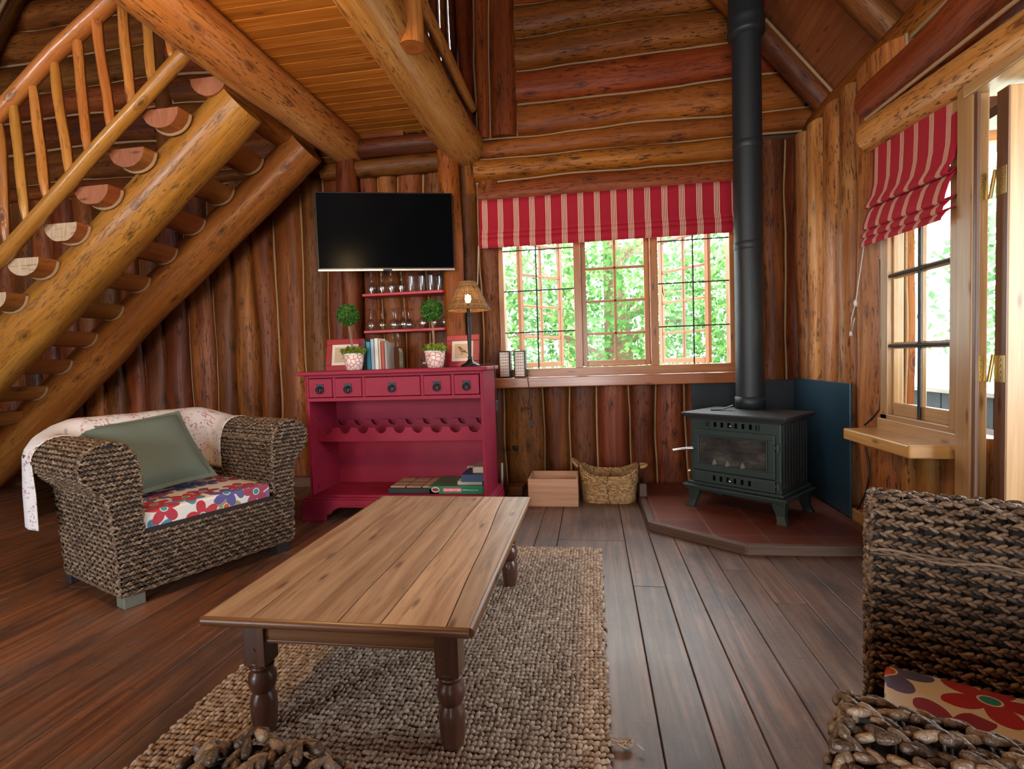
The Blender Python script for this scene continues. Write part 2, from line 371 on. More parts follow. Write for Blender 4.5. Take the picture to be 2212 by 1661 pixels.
M['box_leaf'] = leaf_mat('box_leaf', (.03, .10, .018), (.13, .29, .06), .25)
M['moss'] = leaf_mat('moss_tuft', (.12, .17, .02), (.30, .37, .07), .2)
M['bark'] = wood_log('bark', (.13, .075, .05), (.22, .13, .085), (.32, .2, .14), fleck=.6, rough=.8, coat=0)
M['grass'] = flat('lawn', (.62, .62, .50), .9)
M['deck'] = wood_plain('deck_board', (.16, .13, .11), (.26, .22, .19), rough=.7)
M['fence_dark'] = wood_plain('fence_board', (.008, .010, .015), (.016, .019, .027), rough=.7, coat=0, vary=.3)
M['tin'] = flat('tin_roof', (.55, .57, .57), .45, .3)
M['bulb'] = None
def stripes(name, period, lo, start):
    k = NT(name); s = k.n('ShaderNodeSeparateXYZ', Vector=k.uv()).outputs[0]
    ph = k.math('FRACT', k.math('DIVIDE', k.math('SUBTRACT', s, start), period))
    q = k.math('DIVIDE', ph, lo)            # 0..1 inside the group of four lines
    inside = k.math('LESS_THAN', q, 1.); li = k.math('LESS_THAN', k.math('FRACT', k.math('MULTIPLY', q, 4.)), .52)
    m = k.math('MULTIPLY', inside, li)
    w = k.noise(k.map(k.uv(), (900, 900, 1)), 1, 1)
    col = k.mix(m, (.36, .0025, .018), (.68, .50, .36))
    k.bsdf(col, .85, Normal=k.bump(w, .2, .002)); return k.m
M['stripe_back'] = stripes('striped_cotton', .1325, .37, .028)
M['stripe_side'] = stripes('striped_cotton_side', .118, .30, .02)
def floral():
    k = NT('floral_cotton'); v = k.map(k.uv(), (5.4, 5.4, 1))
    def layer(vv, seed, R0, cols, ccol):
        vo = k.n('ShaderNodeTexVoronoi', Vector=k.map(vv, (1, 1, 1), (seed, seed*1.7, 0)), Scale=1., voronoi_dimensions='2D', Randomness=.75)
        d = k.n('ShaderNodeVectorMath', operation='SUBTRACT'); k.set(d.inputs[0], k.map(vv, (1, 1, 1), (seed, seed*1.7, 0))); k.set(d.inputs[1], vo.outputs['Position'])
        s = k.n('ShaderNodeSeparateXYZ', Vector=d.outputs[0]); th = k.math('ARCTAN2', s.outputs[1], s.outputs[0])
        r = vo.outputs['Distance']; cs = k.n('ShaderNodeSeparateColor', Color=vo.outputs['Color'])
        pet = k.math('ABSOLUTE', k.math('COSINE', k.math('ADD', k.math('MULTIPLY', th, 2.5), k.math('MULTIPLY', cs.outputs[0], 6.))))
        wob = k.noise(vv, 2.3, 2)
        Rr = k.math('MULTIPLY', k.math('ADD', k.math('ADD', .32, k.math('MULTIPLY', pet, .62)), k.math('MULTIPLY', wob, .3)), R0)
        mask = k.math('LESS_THAN', r, Rr); cen = k.math('LESS_THAN', r, R0*.2); ring = k.math('LESS_THAN', r, R0*.25)
        rp = k.t.nodes.new('ShaderNodeValToRGB'); rp.color_ramp.interpolation = 'CONSTANT'; e = rp.color_ramp.elements
        while len(e) < len(cols): e.new(.5)
        for i, (q, c) in enumerate(zip(e, cols)): q.position = i/len(cols); q.color = (*c, 1)
        k.set(rp.inputs[0], cs.outputs[1]); col = rp.outputs[0]
        col = k.mix(k.math('MULTIPLY', k.noise(vv, 3.1, 3), .35), col, (.35, .15, .25))
        col = k.mix(ring, col, (.75, .72, .68)); col = k.mix(cen, col, ccol)
        return mask, col
    base = (.72, .69, .66)
    m1, c1 = layer(v, 3.1, .40, [(.06, .10, .28), (.02, .24, .36), (.20, .10, .24), (.32, .30, .16), (.03, .16, .34)], (.55, .1, .03))
    m2, c2 = layer(v, 9.4, .42, [(.50, .012, .016), (.26, .015, .045), (.33, .035, .07), (.45, .01, .02), (.05, .08, .30)], (.03, .28, .32))
    col = k.mix(m1, base, c1); col = k.mix(m2, col, c2)
    k.bsdf(col, .75); return k.m
M['floral'] = floral()
def sprig():
    k = NT('sprigged_cotton'); uv = k.uv(); n = k.noise(k.map(uv, (60, 60, 1)), 1, 2); p = k.noise(k.map(uv, (15, 15, 1)), 1, 1)
    m = k.math('MULTIPLY', k.ramp(n, (.52, 0.), (.58, 1.)), k.ramp(p, (.53, 0.), (.58, 1.)))
    n2 = k.noise(k.map(uv, (55, 55, 1), (9, 4, 0)), 1, 2); p2 = k.noise(k.map(uv, (13, 13, 1), (3, 8, 0)), 1, 1)
    m2 = k.math('MULTIPLY', k.ramp(n2, (.53, 0.), (.58, 1.)), k.ramp(p2, (.55, 0.), (.6, 1.)))
    col = k.mix(k.math('MULTIPLY', m, .8), (.66, .63, .64), (.38, .08, .14)); col = k.mix(k.math('MULTIPLY', m2, .6), col, (.22, .26, .28))
    k.bsdf(col, .85, Normal=k.bump(k.noise(k.map(uv, (40, 40, 1)), 1, 3), .25, .004)); return k.m
M['sprig'] = sprig()
def pot_mat():
    k = NT('leaf_pattern_pot'); o = k.uv()
    vo = k.n('ShaderNodeTexVoronoi', Vector=k.map(o, (30, 46, 1), rot=(0, 0, .6)), Scale=1., voronoi_dimensions='2D', feature='DISTANCE_TO_EDGE', Randomness=.8).outputs['Distance']
    k.bsdf(k.mix(k.ramp(vo, (.05, 1.), (.10, 0.)), (.80, .66, .62), (.42, .11, .10)), .35); return k.m
M['pot'] = pot_mat()
def soot():
    k = NT('sooty_stove_glass'); o = k.obj(); n = k.noise(o, 6, 5, .6, .5); n2 = k.noise(k.map(o, (14, 14, 40)), 1, 4)
    col = k.ramp(k.math('ADD', k.math('MULTIPLY', n, .7), k.math('MULTIPLY', n2, .3)), (.35, (.012, .013, .014)), (.55, (.045, .043, .040)), (.72, (.12, .11, .095)))
    k.bsdf(col, .22); return k.m
M['soot'] = soot()
def tile():
    k = NT('quarry_tile'); o = k.obj(); n = k.noise(o, 5, 4)
    br = k.n('ShaderNodeTexBrick', Vector=k.map(o, (1, 1, 1)), Scale=1., Color1=(.17, .045, .024), Color2=(.13, .033, .02), Mortar=(.20, .12, .09), offset=0.0, squash=1.0)
    br.inputs['Mortar Size'].default_value = .005; br.inputs['Brick Width'].default_value = .28; br.inputs['Row Height'].default_value = .28
    k.bsdf(k.mix(k.ramp(n, (.5, 0.), (.75, .5)), br.outputs[0], (.07, .03, .022)), .42); return k.m
M['tile'] = tile()
def led():
    k = NT('led_reflector'); k.bsdf((.72, .62, .53), .3, Metallic=.35); return k.m
M['led'] = led()
def paper(c): return flat('paper', c, .8)
M['print'] = flat('print_paper', (.50, .38, .27), .8); M['mat_board'] = flat('mat_board', (.66, .60, .50), .8)
M['ink'] = flat('bird_brown', (.16, .075, .04), .8); M['ink2'] = flat('bird_rust', (.36, .13, .06), .8); M['ink3'] = flat('bird_white', (.62, .55, .47), .8)
kb = NT('lit_bulb'); e_ = kb.n('ShaderNodeEmission', Color=(1, .62, .25), Strength=110.); kb.t.links.new(e_.outputs[0], kb.out.inputs[0]); M['bulb'] = kb.m

M['mat_tile'] = wood_plain('tan_tile', (.30, .17, .10), (.42, .27, .17), rough=.6, fleck=.5)
M['game_green'] = flat('game_green', (.010, .16, .075), .35); M['game_pink'] = flat('game_title_pink', (.55, .07, .11), .4); M['letter_white'] = flat('letter_white', (.8, .8, .8), .5)
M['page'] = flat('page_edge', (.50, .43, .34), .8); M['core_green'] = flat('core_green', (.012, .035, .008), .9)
for n_, c_ in dict(b_white=(.62, .60, .56), b_navy=(.02, .05, .12), b_cream=(.48, .38, .24), b_grey=(.30, .27, .25), b_dark=(.05, .05, .055), b_teal=(.02, .22, .30), b_sky=(.30, .42, .55), b_red=(.38, .03, .02)).items(): M[n_] = flat('cover_'+n_[2:], c_, .5)
M['hearth_edge'] = wood_plain('hearth_timber', (.055, .030, .019), (.12, .066, .042), rough=.6, vary=.3, coat=0)
M['void'] = flat('vent_opening', (.002, .002, .002), .95, Specular_IOR_Level=0.)
M['ash'] = flat('ash', (.12, .115, .105), .9)

# ================================================================== the room shell
YB, XR = 4.56, 1.72          # chinking planes of the window wall and the door wall
def roof_z(x): return 3.62-1.25*(x-1.29) if x > -2.44 else 3.62-1.25*(-4.88-x-1.29)
def slabs(mb, ch, bounds, ulim, depth, mapf, seed, wob=.016, step=.09, chr_=.0085, chd=.34, chink=True, gap=0, du=None):
    def b(i, u): return bounds[i]+wob*noise.noise((u*1.1, i*3.7+seed, 0))*2+wob*.4*noise.noise((u*4, i*3.7+seed, 5))
    lim = [ulim(i, (bounds[i]+bounds[i+1])/2) for i in range(len(bounds)-1)]
    for i in range(len(bounds)-1):
        u0, u1 = lim[i]
        if u1-u0 < .05: continue
        nu = max(2, int((u1-u0)/step)); ti = random.random(); dk = depth*random.uniform(.8, 1.12); nv = 10; ou = random.uniform(0, 30)
        V = []; UV = []
        for a in range(nu+1):
            u = u0+(u1-u0)*a/nu; lo, hi = b(i, u)+gap, b(i+1, u)-gap; acc = 0; prev = None
            for j in range(nv+1):
                t = -math.cos(PI*j/nv); cc = (lo+hi)/2+(hi-lo)/2*t
                d = dk*max(0, 1-abs(t)**3.2)**.5*(1+.18*noise.noise((u*1.4+ou, cc*4, seed)))
                if prev: acc += math.hypot(cc-prev[0], d-prev[1])
                prev = (cc, d); V.append(mapf(u, cc, d)); UV.append((u+ou, acc+ou))
        F = [(p*(nv+1)+q, (p+1)*(nv+1)+q, (p+1)*(nv+1)+q+1, p*(nv+1)+q+1) for p in range(nu) for q in range(nv)]
        mb.add(V, F, UV, tint=ti, smooth=True)
        for e in (0, nu): mb.add(V[e*(nv+1):(e+1)*(nv+1)], [list(range(nv+1))], UV[:nv+1], tint=ti)
    if chink:
        for i in range(len(bounds)):
            ls = [lim[k] for k in (i-1, i) if 0 <= k < len(lim) and lim[k][1]-lim[k][0] > .05]
            if not ls: continue
            u0, u1 = min(l[0] for l in ls), max(l[1] for l in ls)
            nu = max(2, int((u1-u0)/.1))
            path = [mapf(u0+(u1-u0)*a/nu, b(i, u0+(u1-u0)*a/nu), depth*chd) for a in range(nu+1)]
            ch.tube(path, [chr_*(1+.4*noise.noise((a*.37, i*2.1+seed, 3))) for a in range(nu+1)], 6, caps=False)
def fill(a, b, lo=.2, hi=.28):
    out = [a]; s = 1 if b > a else -1
    while abs(b-out[-1]) > hi*1.25: out.append(out[-1]+s*random.uniform(lo, hi))
    out.append(b); return out

# --- floor: boards running away from the camera
fl = MB(); seams = sorted([at(px, 1300, 'z', 0).x for px in (1180, 1374, 1449, 1518, 1602)])
x = seams[-1]; xs = list(seams)
while x < 2.0: x += random.uniform(.13, .16); xs.append(x)
x = seams[0]
while x > -7.0: x -= random.uniform(.13, .17); xs.insert(0, x)
for a, b in zip(xs, xs[1:]):
    y = -3.3
    while y < 4.7:
        L = random.uniform(2.4, 4.2); y1 = min(4.7, y+L)
        fl.box(a+.0016, b-.0016, y+.001, y1-.001, -.03, 0); y = y1
fl.box(-7.3, 2.05, -3.4, 4.75, -.09, -.029, mi=1)
struct(fl.build('floor', [M['floor'], M['mortar']], bevel=.0025, seg=1))

# --- window wall
wb, cb = MB(), MB()
mv = lambda u, c, d: Vector((c, YB-d, u)); mh = lambda u, c, d: Vector((u, YB-d, c))
xs = fill(-.95, -7.0, .2, .27)[::-1][:-1]+[-.95, -.76]+[at(p, 920, 'y', 4.5).x for p in (1172.7, 1226.7, 1288, 1359.6, 1419)]
xs = [q for q in xs]; xs += fill(xs[-1]+.24, 1.2, .2, .26)+[1.36, 1.55, 1.76]
def vl(i, m):
    if m < -.95: return (0, 2.80)
    if m < -.76: return (0, 2.63)
    if m < 1.2: return (0, .93)
    return (0, 2.76)
slabs(wb, cb, xs, vl, .11, mv, 1)
zs = [2.43, 2.63, 2.82, 2.99, 3.26, 3.54, 3.80, 4.06, 4.33, 4.6, 4.9, 5.2]
def hl(i, m):
    r = min(1.75, 1.295+(3.47-m)/1.25+.12)
    return (-.93, 1.24) if m < 2.63 else (-.95, 1.24) if m < 2.8 else (-1.05, 1.74) if m < 2.99 else (-.57, r)
slabs(wb, cb, zs, hl, .12, mh, 2, wob=.016, chr_=.0095)
slabs(wb, cb, [-.93, -.795, -.57], lambda i, m: (2.99, 5.6), .10, mv, 3, chr_=.011)
slabs(wb, cb, [-1.06, -.95], lambda i, m: (2.83, 5.6), .13, mv, 4, chink=False)
slabs(wb, cb, [-1.56, -1.43, -1.325, -1.225, -1.14, -1.06], lambda i, m: (3.1, 5.6), .07, mv, 5, chink=False, gap=.004, wob=.006)
zl = [2.80, 2.956, 3.276, 3.589, 3.848, 4.157, 4.446, 4.70, 5.0, 5.3, 5.6]
slabs(wb, cb, zl, lambda i, m: (-7.0, -3.98), .12, mh, 6, wob=.022, chr_=.012)
slabs(wb, cb, zl, lambda i, m: (-3.80, -1.56), .12, mh, 7, wob=.022, chr_=.013)
slabs(wb, cb, [-3.985, -3.80], lambda i, m: (2.7, 5.6), .13, mv, 8)
y0, y1 = YB, YB+.12
wb.box(-7.2, -.80, y0, y1, 0, 2.95, mi=1); wb.box(-.80, 1.22, y0, y1, 0, .93, mi=1); wb.box(1.22, 1.9, y0, y1, 0, 2.95, mi=1); wb.box(-.80, 1.22, y0, y1, 2.43, 2.95, mi=1)
wb.prism([(-7.2, 2.95), (-1.34, 2.95), (-1.34, roof_z(-1.34)), (-2.44, roof_z(-2.44)), (-7.2, roof_z(-7.2))], y0, y1, 'xz', mi=1)
wb.prism([(-1.06, 2.95), (1.9, 2.95), (1.29, roof_z(1.29)), (-1.06, roof_z(-1.06))], y0, y1, 'xz', mi=1)
wb.box(-1.34, -1.06, y0, y1, 2.95, 3.56, mi=1); wb.prism([(-1.34, 5.2), (-1.06, 5.2), (-1.06, roof_z(-1.06)), (-1.34, roof_z(-1.34))], y0, y1, 'xz', mi=1)
wob = struct(wb.build('wall_back', [M['log_v'], M['mortar'], M['log_h']]))
me = wob.data                                   # lying logs take the paler, redder timber
zc = np.empty(len(me.vertices)*3, np.float32); me.vertices.foreach_get('co', zc); zc = zc.reshape(-1, 3)+np.array(wob.location)
for p in me.polygons:
    if p.material_index == 0:
        v = zc[p.vertices[0]]
        if v[2] > 2.44 and v[0] > -1.06 and (v[0] < 1.2 or v[2] > 2.78): p.material_index = 2
cb.build('chinking', M['chink'], parent=wob, world=False).location = -Vector(wob.location)
wob.matrix_basis = Matrix.Translation(wob.location)

# --- door wall
wr, cr = MB(), MB()
rv = lambda u, c, d: Vector((XR-d, c, u))
ys = [4.5]+[at(p, 640, 'x', 1.62).y for p in (1741, 1771, 1805, 1844)]+[3.13]
slabs(wr, cr, ys[::-1], lambda i, m: (0, 2.74), .13, rv, 11, wob=.03)
slabs(wr, cr, [2.45, 2.62, 2.80, 2.97, 3.13], lambda i, m: (0, .70), .11, rv, 12)
slabs(wr, cr, fill(-3.2, 1.3, .2, .27), lambda i, m: (0, 2.2), .11, rv, 13)
wr.box(XR, XR+.03, 3.36, 4.7, 0, 2.9, mi=1); wr.box(XR, XR+.12, 2.44, 3.13, 0, .70, mi=1); wr.box(XR, XR+.12, -3.3, 3.13, 2.25, 2.9, mi=1); wr.box(XR, XR+.12, -3.3, 1.3, 0, 2.25, mi=1)
wro = struct(wr.build('wall_right', [M['log_vr'], M['mortar']]))
cr.build('chinking', M['chink'], parent=wro).location = -Vector(wro.location)
# --- walls the photograph does not show, closing the room: openings invented behind the camera let the daylight in
wl = MB(); wl.box(-7.0, -6.8, -3.3, 4.7, 0, 3.2); struct(wl.build('wall_left', M['log_v']))
wf = MB()
for a, b, z0, z1 in ((-7, -5.6, 0, 2.9), (-5.6, -3.6, 0, .8), (-5.6, -3.6, 2.2, 2.9), (-3.6, -1.8, 0, 2.9), (-1.8, .3, 2.15, 2.9), (.3, 1.9, 0, 2.9)): wf.box(a, b, -3.42, -3.3, z0, z1)
wf.prism([(-7.2, 2.9), (1.9, 2.9), (-2.44, roof_z(-2.44))], -3.42, -3.3, 'xz'); struct(wf.build('wall_front', M['log_v']))

# --- roof boards on both slopes
rf = MB()
for sgn in (1, -1):
    Lr = 4.95; n = int(Lr/.135*1.6)
    for i in range(n):
        xa = 2.25-i*.0843; xb = xa-.083
        if xb < -2.45: break
        if sgn < 0: xa, xb = -4.88-xa, -4.88-xb
        za, zb = roof_z(xa), roof_z(xb)
        P = [Vector((xa, y, za+h)) for h in (0, .03) for y in (-3.5, 4.9)]+[Vector((xb, y, zb+h)) for h in (0, .03) for y in (-3.5, 4.9)]
        o = random.uniform(0, 20); w = .13
        F = [(0, 1, 5, 4), (2, 6, 7, 3), (0, 4, 6, 2), (1, 3, 7, 5), (0, 2, 3, 1), (4, 5, 7, 6)]
        UVv = [(p.y+o, (.0 if k < 4 else w)+o) for k, p in enumerate(P)]
        rf.add(P, F, UVv, tint=random.random())
    xa, xb = (2.3, -2.47) if sgn > 0 else (-7.2, -2.41)
    rf.add([(xa, -3.5, roof_z(xa)+.035), (xa, 4.9, roof_z(xa)+.035), (xb, 4.9, roof_z(xb)+.035), (xb, -3.5, roof_z(xb)+.035)], [(0, 1, 2, 3)], mi=1)
struct(rf.build('roof', [M['plank_roof'], M['mortar']]))

# --- loft boards between the two great beams
lo = MB(); y = 4.55
while y > -1.0:
    w = random.uniform(.088, .1); lo.box(-2.32, -.97, y-w, y-.002, 3.105, 3.14); y -= w
lo.box(-2.32, -.97, -1.0, 4.6, 3.14, 3.17, mi=1)
struct(lo.build('ceiling', [M['plank_ceiling'], M['mortar']], bevel=.004, seg=1))

def log(name, path, rad, mat, seg=20, wob=.10, kind=True, parent=None, ends=None):
    m = MB(); P = [Vector(p) for p in path]; L = (P[-1]-P[0]).length; n = max(6, int(L/.1))
    rr = rad if hasattr(rad, '__len__') else (rad, rad); pts = []; rads = []
    # piecewise-linear path with a gentle natural bend
    seglen = [0]
    for a, b in zip(P, P[1:]): seglen.append(seglen[-1]+(b-a).length)
    sd = random.uniform(0, 50)
    for i in range(n+1):
        s = seglen[-1]*i/n; k = max(j for j in range(len(P)-1) if seglen[j] <= s+1e-9)
        t = (s-seglen[k])/(seglen[k+1]-seglen[k]); p = P[k].lerp(P[k+1], t)
        e = min(1, i/2, (n-i)/2)
        p = p+Vector((noise.noise((s*.9, sd, 0)), noise.noise((s*.9, sd, 9)), noise.noise((s*.9, sd, 17))))*max(rr)*.16*e
        pts.append(p); rads.append(rr[0]+(rr[1]-rr[0])*i/n if len(rr) == 2 else float(np.interp(i/n, np.linspace(0, 1, len(rr)), rr)))
    m.tube(pts, rads, seg, wob=wob)
    o = m.build(name, mat, parent=parent, world=parent is not None)
    if kind: struct(o)
    return o
log('ceiling_beam', [(-2.135, -1.0, 2.945), (-2.065, 4.46, 2.98)], (.153, .150), M['beam'], 26, .05)
log('ceiling_beam', [(-1.075, -1.0, 2.905), (-1.066, 2.3, 2.909), (-1.035, 4.47, 2.93)], (.112, .118, .128, .155, .172), M['beam'], 26, .06)
log('pillar', [(-2.06, 4.36, 0), (-2.05, 4.36, 2.88)], (.095, .085, .08, .085, .105, .08), M['log_v'], 18, .2)
log('pillar', [(-1.13, 4.36, 0), (-1.15, 4.36, 2.86)], (.085, .088), M['log_h'], 18, .08)
log('wall_plate', [(-1.93, 4.38, 2.95), (-1.2, 4.38, 2.95)], .078, M['log_v'], 16)
log('wall_plate', [(-2.3, 4.42, 2.80), (-1.2, 4.42, 2.80)], .075, M['log_v'], 16)
log('wall_plate', [(1.78, 4.6, 2.815), (1.78, -3.2, 2.815)], .105, M['log_h'], 18)
log('lintel', [(1.61, 3.31, 2.478), (1.60, 2.4, 2.465), (1.60, .3, 2.48)], (.108, .145, .17), M['log_h'], 18)
log('lintel', [(1.585, 3.27, 2.285), (1.59, 2.1, 2.20), (1.60, .3, 2.16)], (.092, .088), M['beam'], 20, .05)
for y_ in (4.32, 3.44, 2.4, 1.2, 0, -1.3, -2.6):
    log('rafter', [(1.86, y_, roof_z(1.86)-.10), (-2.40, y_, roof_z(-2.40)-.13)], .085, M['log_v'], 14)
    log('rafter', [(-6.75, y_, roof_z(-6.75)-.13), (-2.48, y_, roof_z(-2.48)-.13)], .10, M['log_v'], 14)
cg = MB()
cg.tube([(1.82-.2*i, 4.24, roof_z(1.82-.2*i)-.035) for i in range(12)], .012, 6); cg.tube([(-6.5+.2*i, 4.22, roof_z(-6.5+.2*i)-.02) for i in range(12)], .016, 6)
cg.tube([(-6.5+.2*i, 4.22, roof_z(-6.5+.2*i)-.30) for i in range(12)], .016, 6)
cg.tube([(1.70, 4.3-.2*i, 2.735-.002*i) for i in range(12)], .012, 6)
cg.tube([(1.53, 3.24-.15*i, 2.362-.006*i) for i in range(9)], .010, 6)
struct(cg.build('chinking', M['chink']))
# loft railing
lr = thing('loft_railing', 'round pole railing along the edge of the loft with an upright stub log', 'railing', (-.95, 2.9, 2.87))
log('post', [(-.917, 2.816, 2.80), (-.917, 2.816, 4.3)], (.070, .068), M['stair'], 18, .05, False, lr)
log('rail', [(-.94, .8, 3.225), (-.94, 4.40, 3.205)], .04, M['beam'], 12, .1, False, lr)

# --- window behind the sideboard
w1 = sroot('window_1', (.21, 4.6, .95))
fr = MB()
ZS, ZT = .985, 2.45
for a, b in ((-.79, -.735), (-.135, -.075), (.49, .555), (1.115, 1.20)): fr.box(a, b, 4.50, 4.63, ZS, ZT)
fr.box(-.79, 1.20, 4.49, 4.64, .94, ZS+.03); fr.box(-.79, 1.2, 4.5, 4.63, 2.40, 2.46)
fr.build('frame', M['trim'], w1, bevel=.005, world=True)
def sash(parent, w, h, M4, rows, cols, name='casement', depth=.038, st=.042, mun=.022, mat='trim'):
    m = MB(); d = depth/2
    m.box(0, st, -d, d, 0, h, M4); m.box(w-st, w, -d, d, 0, h, M4); m.box(st, w-st, -d, d, 0, st*1.15, M4); m.box(st, w-st, -d, d, h-st, h, M4)
    for c in range(1, cols): xx = w*c/cols; m.box(xx-mun/2, xx+mun/2, -d*.8, d*.8, st, h-st, M4)
    for r in range(1, rows): zz = h*r/rows; m.box(st, w-st, -d*.8, d*.8, zz-mun/2, zz+mun/2, M4)
    o = m.build(name, M[mat], parent, bevel=.004, world=True, seg=1)
    g = MB(); g.box(st*.8, w-st*.8, -.002, .002, st*.8, h-st*.8, M4)
    q = g.build('pane', M['pane'], o); q.data.transform(parent.matrix_basis.inverted())
    return o
H1 = 2.40-1.02
sash(w1, .565, H1, Matrix.Translation((-.075, 4.585, 1.02)), 5, 2, 'fixed_sash')
s1 = sash(w1, .55, H1, Matrix.Translation((-.625, 4.63, 1.02)) @ Matrix.Rotation(R_(50), 4, 'Z'), 5, 2)
s2 = sash(w1, .55, H1, Matrix.Translation((.99, 4.63, 1.02)) @ Matrix.Rotation(R_(180-50), 4, 'Z'), 5, 2)
def one(name, mat, parent, path, r, seg=8):
    q = MB(); q.tube(path, r, seg); return q.build(name, mat, parent, world=True)
for xa, xb in ((-.735, -.135), (.555, 1.115)):
    xm = xa+(xb-xa)*(.47 if xa < 0 else .5); one('security_bar', M['bar'], w1, [(xm, 4.52, .99), (xm, 4.52, 2.42)], .006)
    for z_ in (1.33, 1.685, 2.03): one('security_bar', M['bar'], w1, [(xa-.01, 4.52, z_), (xb+.01, 4.52, z_)], .0055)
one('window_stay', M['brass'], w1, [(.60, 4.6, 1.68), (.602, 4.6, 1.63), (.64, 4.72, 1.56)], .0075); one('window_stay', M['brass'], w1, [(-.16, 4.68, 1.60), (-.145, 4.62, 1.52)], .007)
sl = MB(); sl.box(-.86, 1.24, 4.30, 4.62, .862, .948)
struct(sl.build('windowsill', M['sill'], bevel=.008))

# --- window beside the door
w2 = sroot('window_2', (1.66, 2.85, .69)); f2 = MB()
f2.box(1.575, 1.66, 3.115, 3.185, .70, 2.3); f2.box(1.575, 1.66, 2.515, 3.185, .70, .738); f2.box(1.565, 1.64, 2.515, 2.60, .72, 2.3); f2.box(1.59, 1.66, 2.515, 3.185, 2.22, 2.3)
f2.box(1.562, 1.60, 2.50, 3.19, .635, .712)
f2.build('frame', M['trim_pale'], w2, bevel=.006, world=True)
sash(w2, .565, 1.49, Matrix.Translation((1.615, 3.160, .735)) @ Matrix.Rotation(R_(-90), 4, 'Z'), 4, 2, 'casement', .03, .058, .034, 'trim_pale')
for z_ in (1.112, 1.485, 1.86): one('security_bar', M['bar'], w2, [(1.588, 3.14, z_-.006), (1.588, 2.56, z_-.006)], .008)
one('security_bar', M['bar'], w2, [(1.59, 2.855, .72), (1.59, 2.855, 2.2)], .0085)
h2 = MB(); h2.tube([(1.595, 2.60, 1.43), (1.59, 2.60, 1.40), (1.58, 2.595, 1.36), (1.577, 2.605, 1.29)], .007, 8); h2.build('latch', M['iron'], w2, world=True)

# --- door and its frame
d1 = sroot('door_1', (1.65, 2.40, 0)); df = MB()
df.box(1.54, 1.604, 2.425, 2.518, 0, 2.2); df.build('frame', M['trim_pale'], d1, bevel=.006, world=True)
dg = MB(); dg.box(1.545, 1.56, 2.405, 2.426, 0, 2.12); dg.build('door_stop', M['trim_dark'], d1, bevel=.003, world=True)
dh = MB(); dh.box(1.53, 1.78, 1.35, 2.47, 2.105, 2.215); dh.box(1.66, 1.78, 1.30, 1.38, 0, 2.2); dh.build('door_head', M['trim_pale'], d1, bevel=.006, world=True)
x0, x1, yf, ybk = 1.603, 2.47, 2.322, 2.384
lf = MB(); lf.box(x0, x0+.11, yf, ybk, .02, 2.085); lf.box(x1-.11, x1, yf, ybk, .02, 2.085)
lf.box(x0+.11, x1-.11, yf, ybk, 1.97, 2.085); lf.box(x0+.11, x1-.11, yf, ybk, .98, 1.06); lf.box(x0+.11, x1-.11, yf, ybk, .02, .2)
for z_ in (1.36, 1.66): lf.box(x0+.11, x1-.11, yf+.005, ybk-.005, z_-.014, z_+.014)
for xx in (1.945, 2.16): lf.box(xx-.013, xx+.013, yf+.005, ybk-.005, 1.06, 1.97)
for i in range(9): xx = x0+.11+(x1-x0-.22)*i/9; lf.box(xx+.001, xx+(x1-x0-.22)/9-.001, yf+.012, ybk-.012, .2, .98)
leaf = lf.build('door_leaf', M['trim_pale'], d1, bevel=.004, world=True)
le = MB(); le.box(x0-.003, x0+.004, yf+.002, ybk-.001, .02, 2.085); le.build('hinge_edge_shade', M['trim_dark'], leaf).data.transform(d1.matrix_basis.inverted())  # strip of darker timber paints the shade on the door edge
pg = MB(); pg.box(x0+.1, x1-.1, 2.345, 2.349, 1.05, 1.98); pg.build('pane', M['pane'], leaf).data.transform(d1.matrix_basis.inverted())
for z_ in (1.735, 1.0, .28):
    hb = MB(); hb.box(1.566, 1.594, 2.4215, 2.4255, z_-.053, z_+.053); hb.box(x0-.006, x0-.002, yf+.006, ybk-.004, z_-.053, z_+.053)
    hb.tube([(1.594, 2.405, z_-.056), (1.607, 2.398, z_+.056)], .0075, 10)
    for dz in (-.036, -.012, .012, .036):
        hb.tube([(1.579, 2.4216, z_+dz), (1.579, 2.418, z_+dz)], .0045, 8); hb.tube([(x0-.006, 2.348, z_+dz), (x0-.009, 2.348, z_+dz)], .0045, 8)
    hb.build('hinge', M['brass'], d1, world=True)

# --- skirting
bk = MB(); bk.box(.0, .36, 4.38, 4.45, 0, .10); bk.box(-7, -2.0, 4.40, 4.46, 0, .09); struct(bk.build('baseboard_back', M['trim_dark'], bevel=.004))
br = MB(); br.box(1.575, 1.62, 2.5, 3.52, 0, .11); struct(br.build('baseboard_right', M['shelf_wood'], bevel=.004))

# ================================================================== outdoors, seen through the glass
gr = MB(); gr.box(-40, 40, 4.9, 60, -.62, -.6); gr.box(2.2, 40, -20, 4.9, -.62, -.6); struct(gr.build('ground', M['grass']))
dk = MB()
for i in range(14): dk.box(1.86+i*.145, 1.86+i*.145+.14, -2, 5.9, -.12, -.06)
struct(dk.build('veranda_floor', M['deck']))
bal = thing('veranda_wall', 'low dark boarded wall of the veranda outside the side window', 'fence', (3.0, 3.4, -.6))
m = MB()
for i in range(9): m.box(2.95, 2.99, .2+i*.6, .79+i*.6, -.6, .70)
m.build('board_panel', M['fence_dark'], bal, bevel=.004, world=True)
m = MB(); m.box(2.90, 3.06, 0.15, 5.85, .70, .735); m.build('coping', M['deck'], bal, bevel=.004, world=True)
vp = MB(); vp.box(2.95, 3.03, 5.65, 5.73, .735, 2.5); struct(vp.build('veranda_post', M['trim_dark'], bevel=.006))
vr = MB()
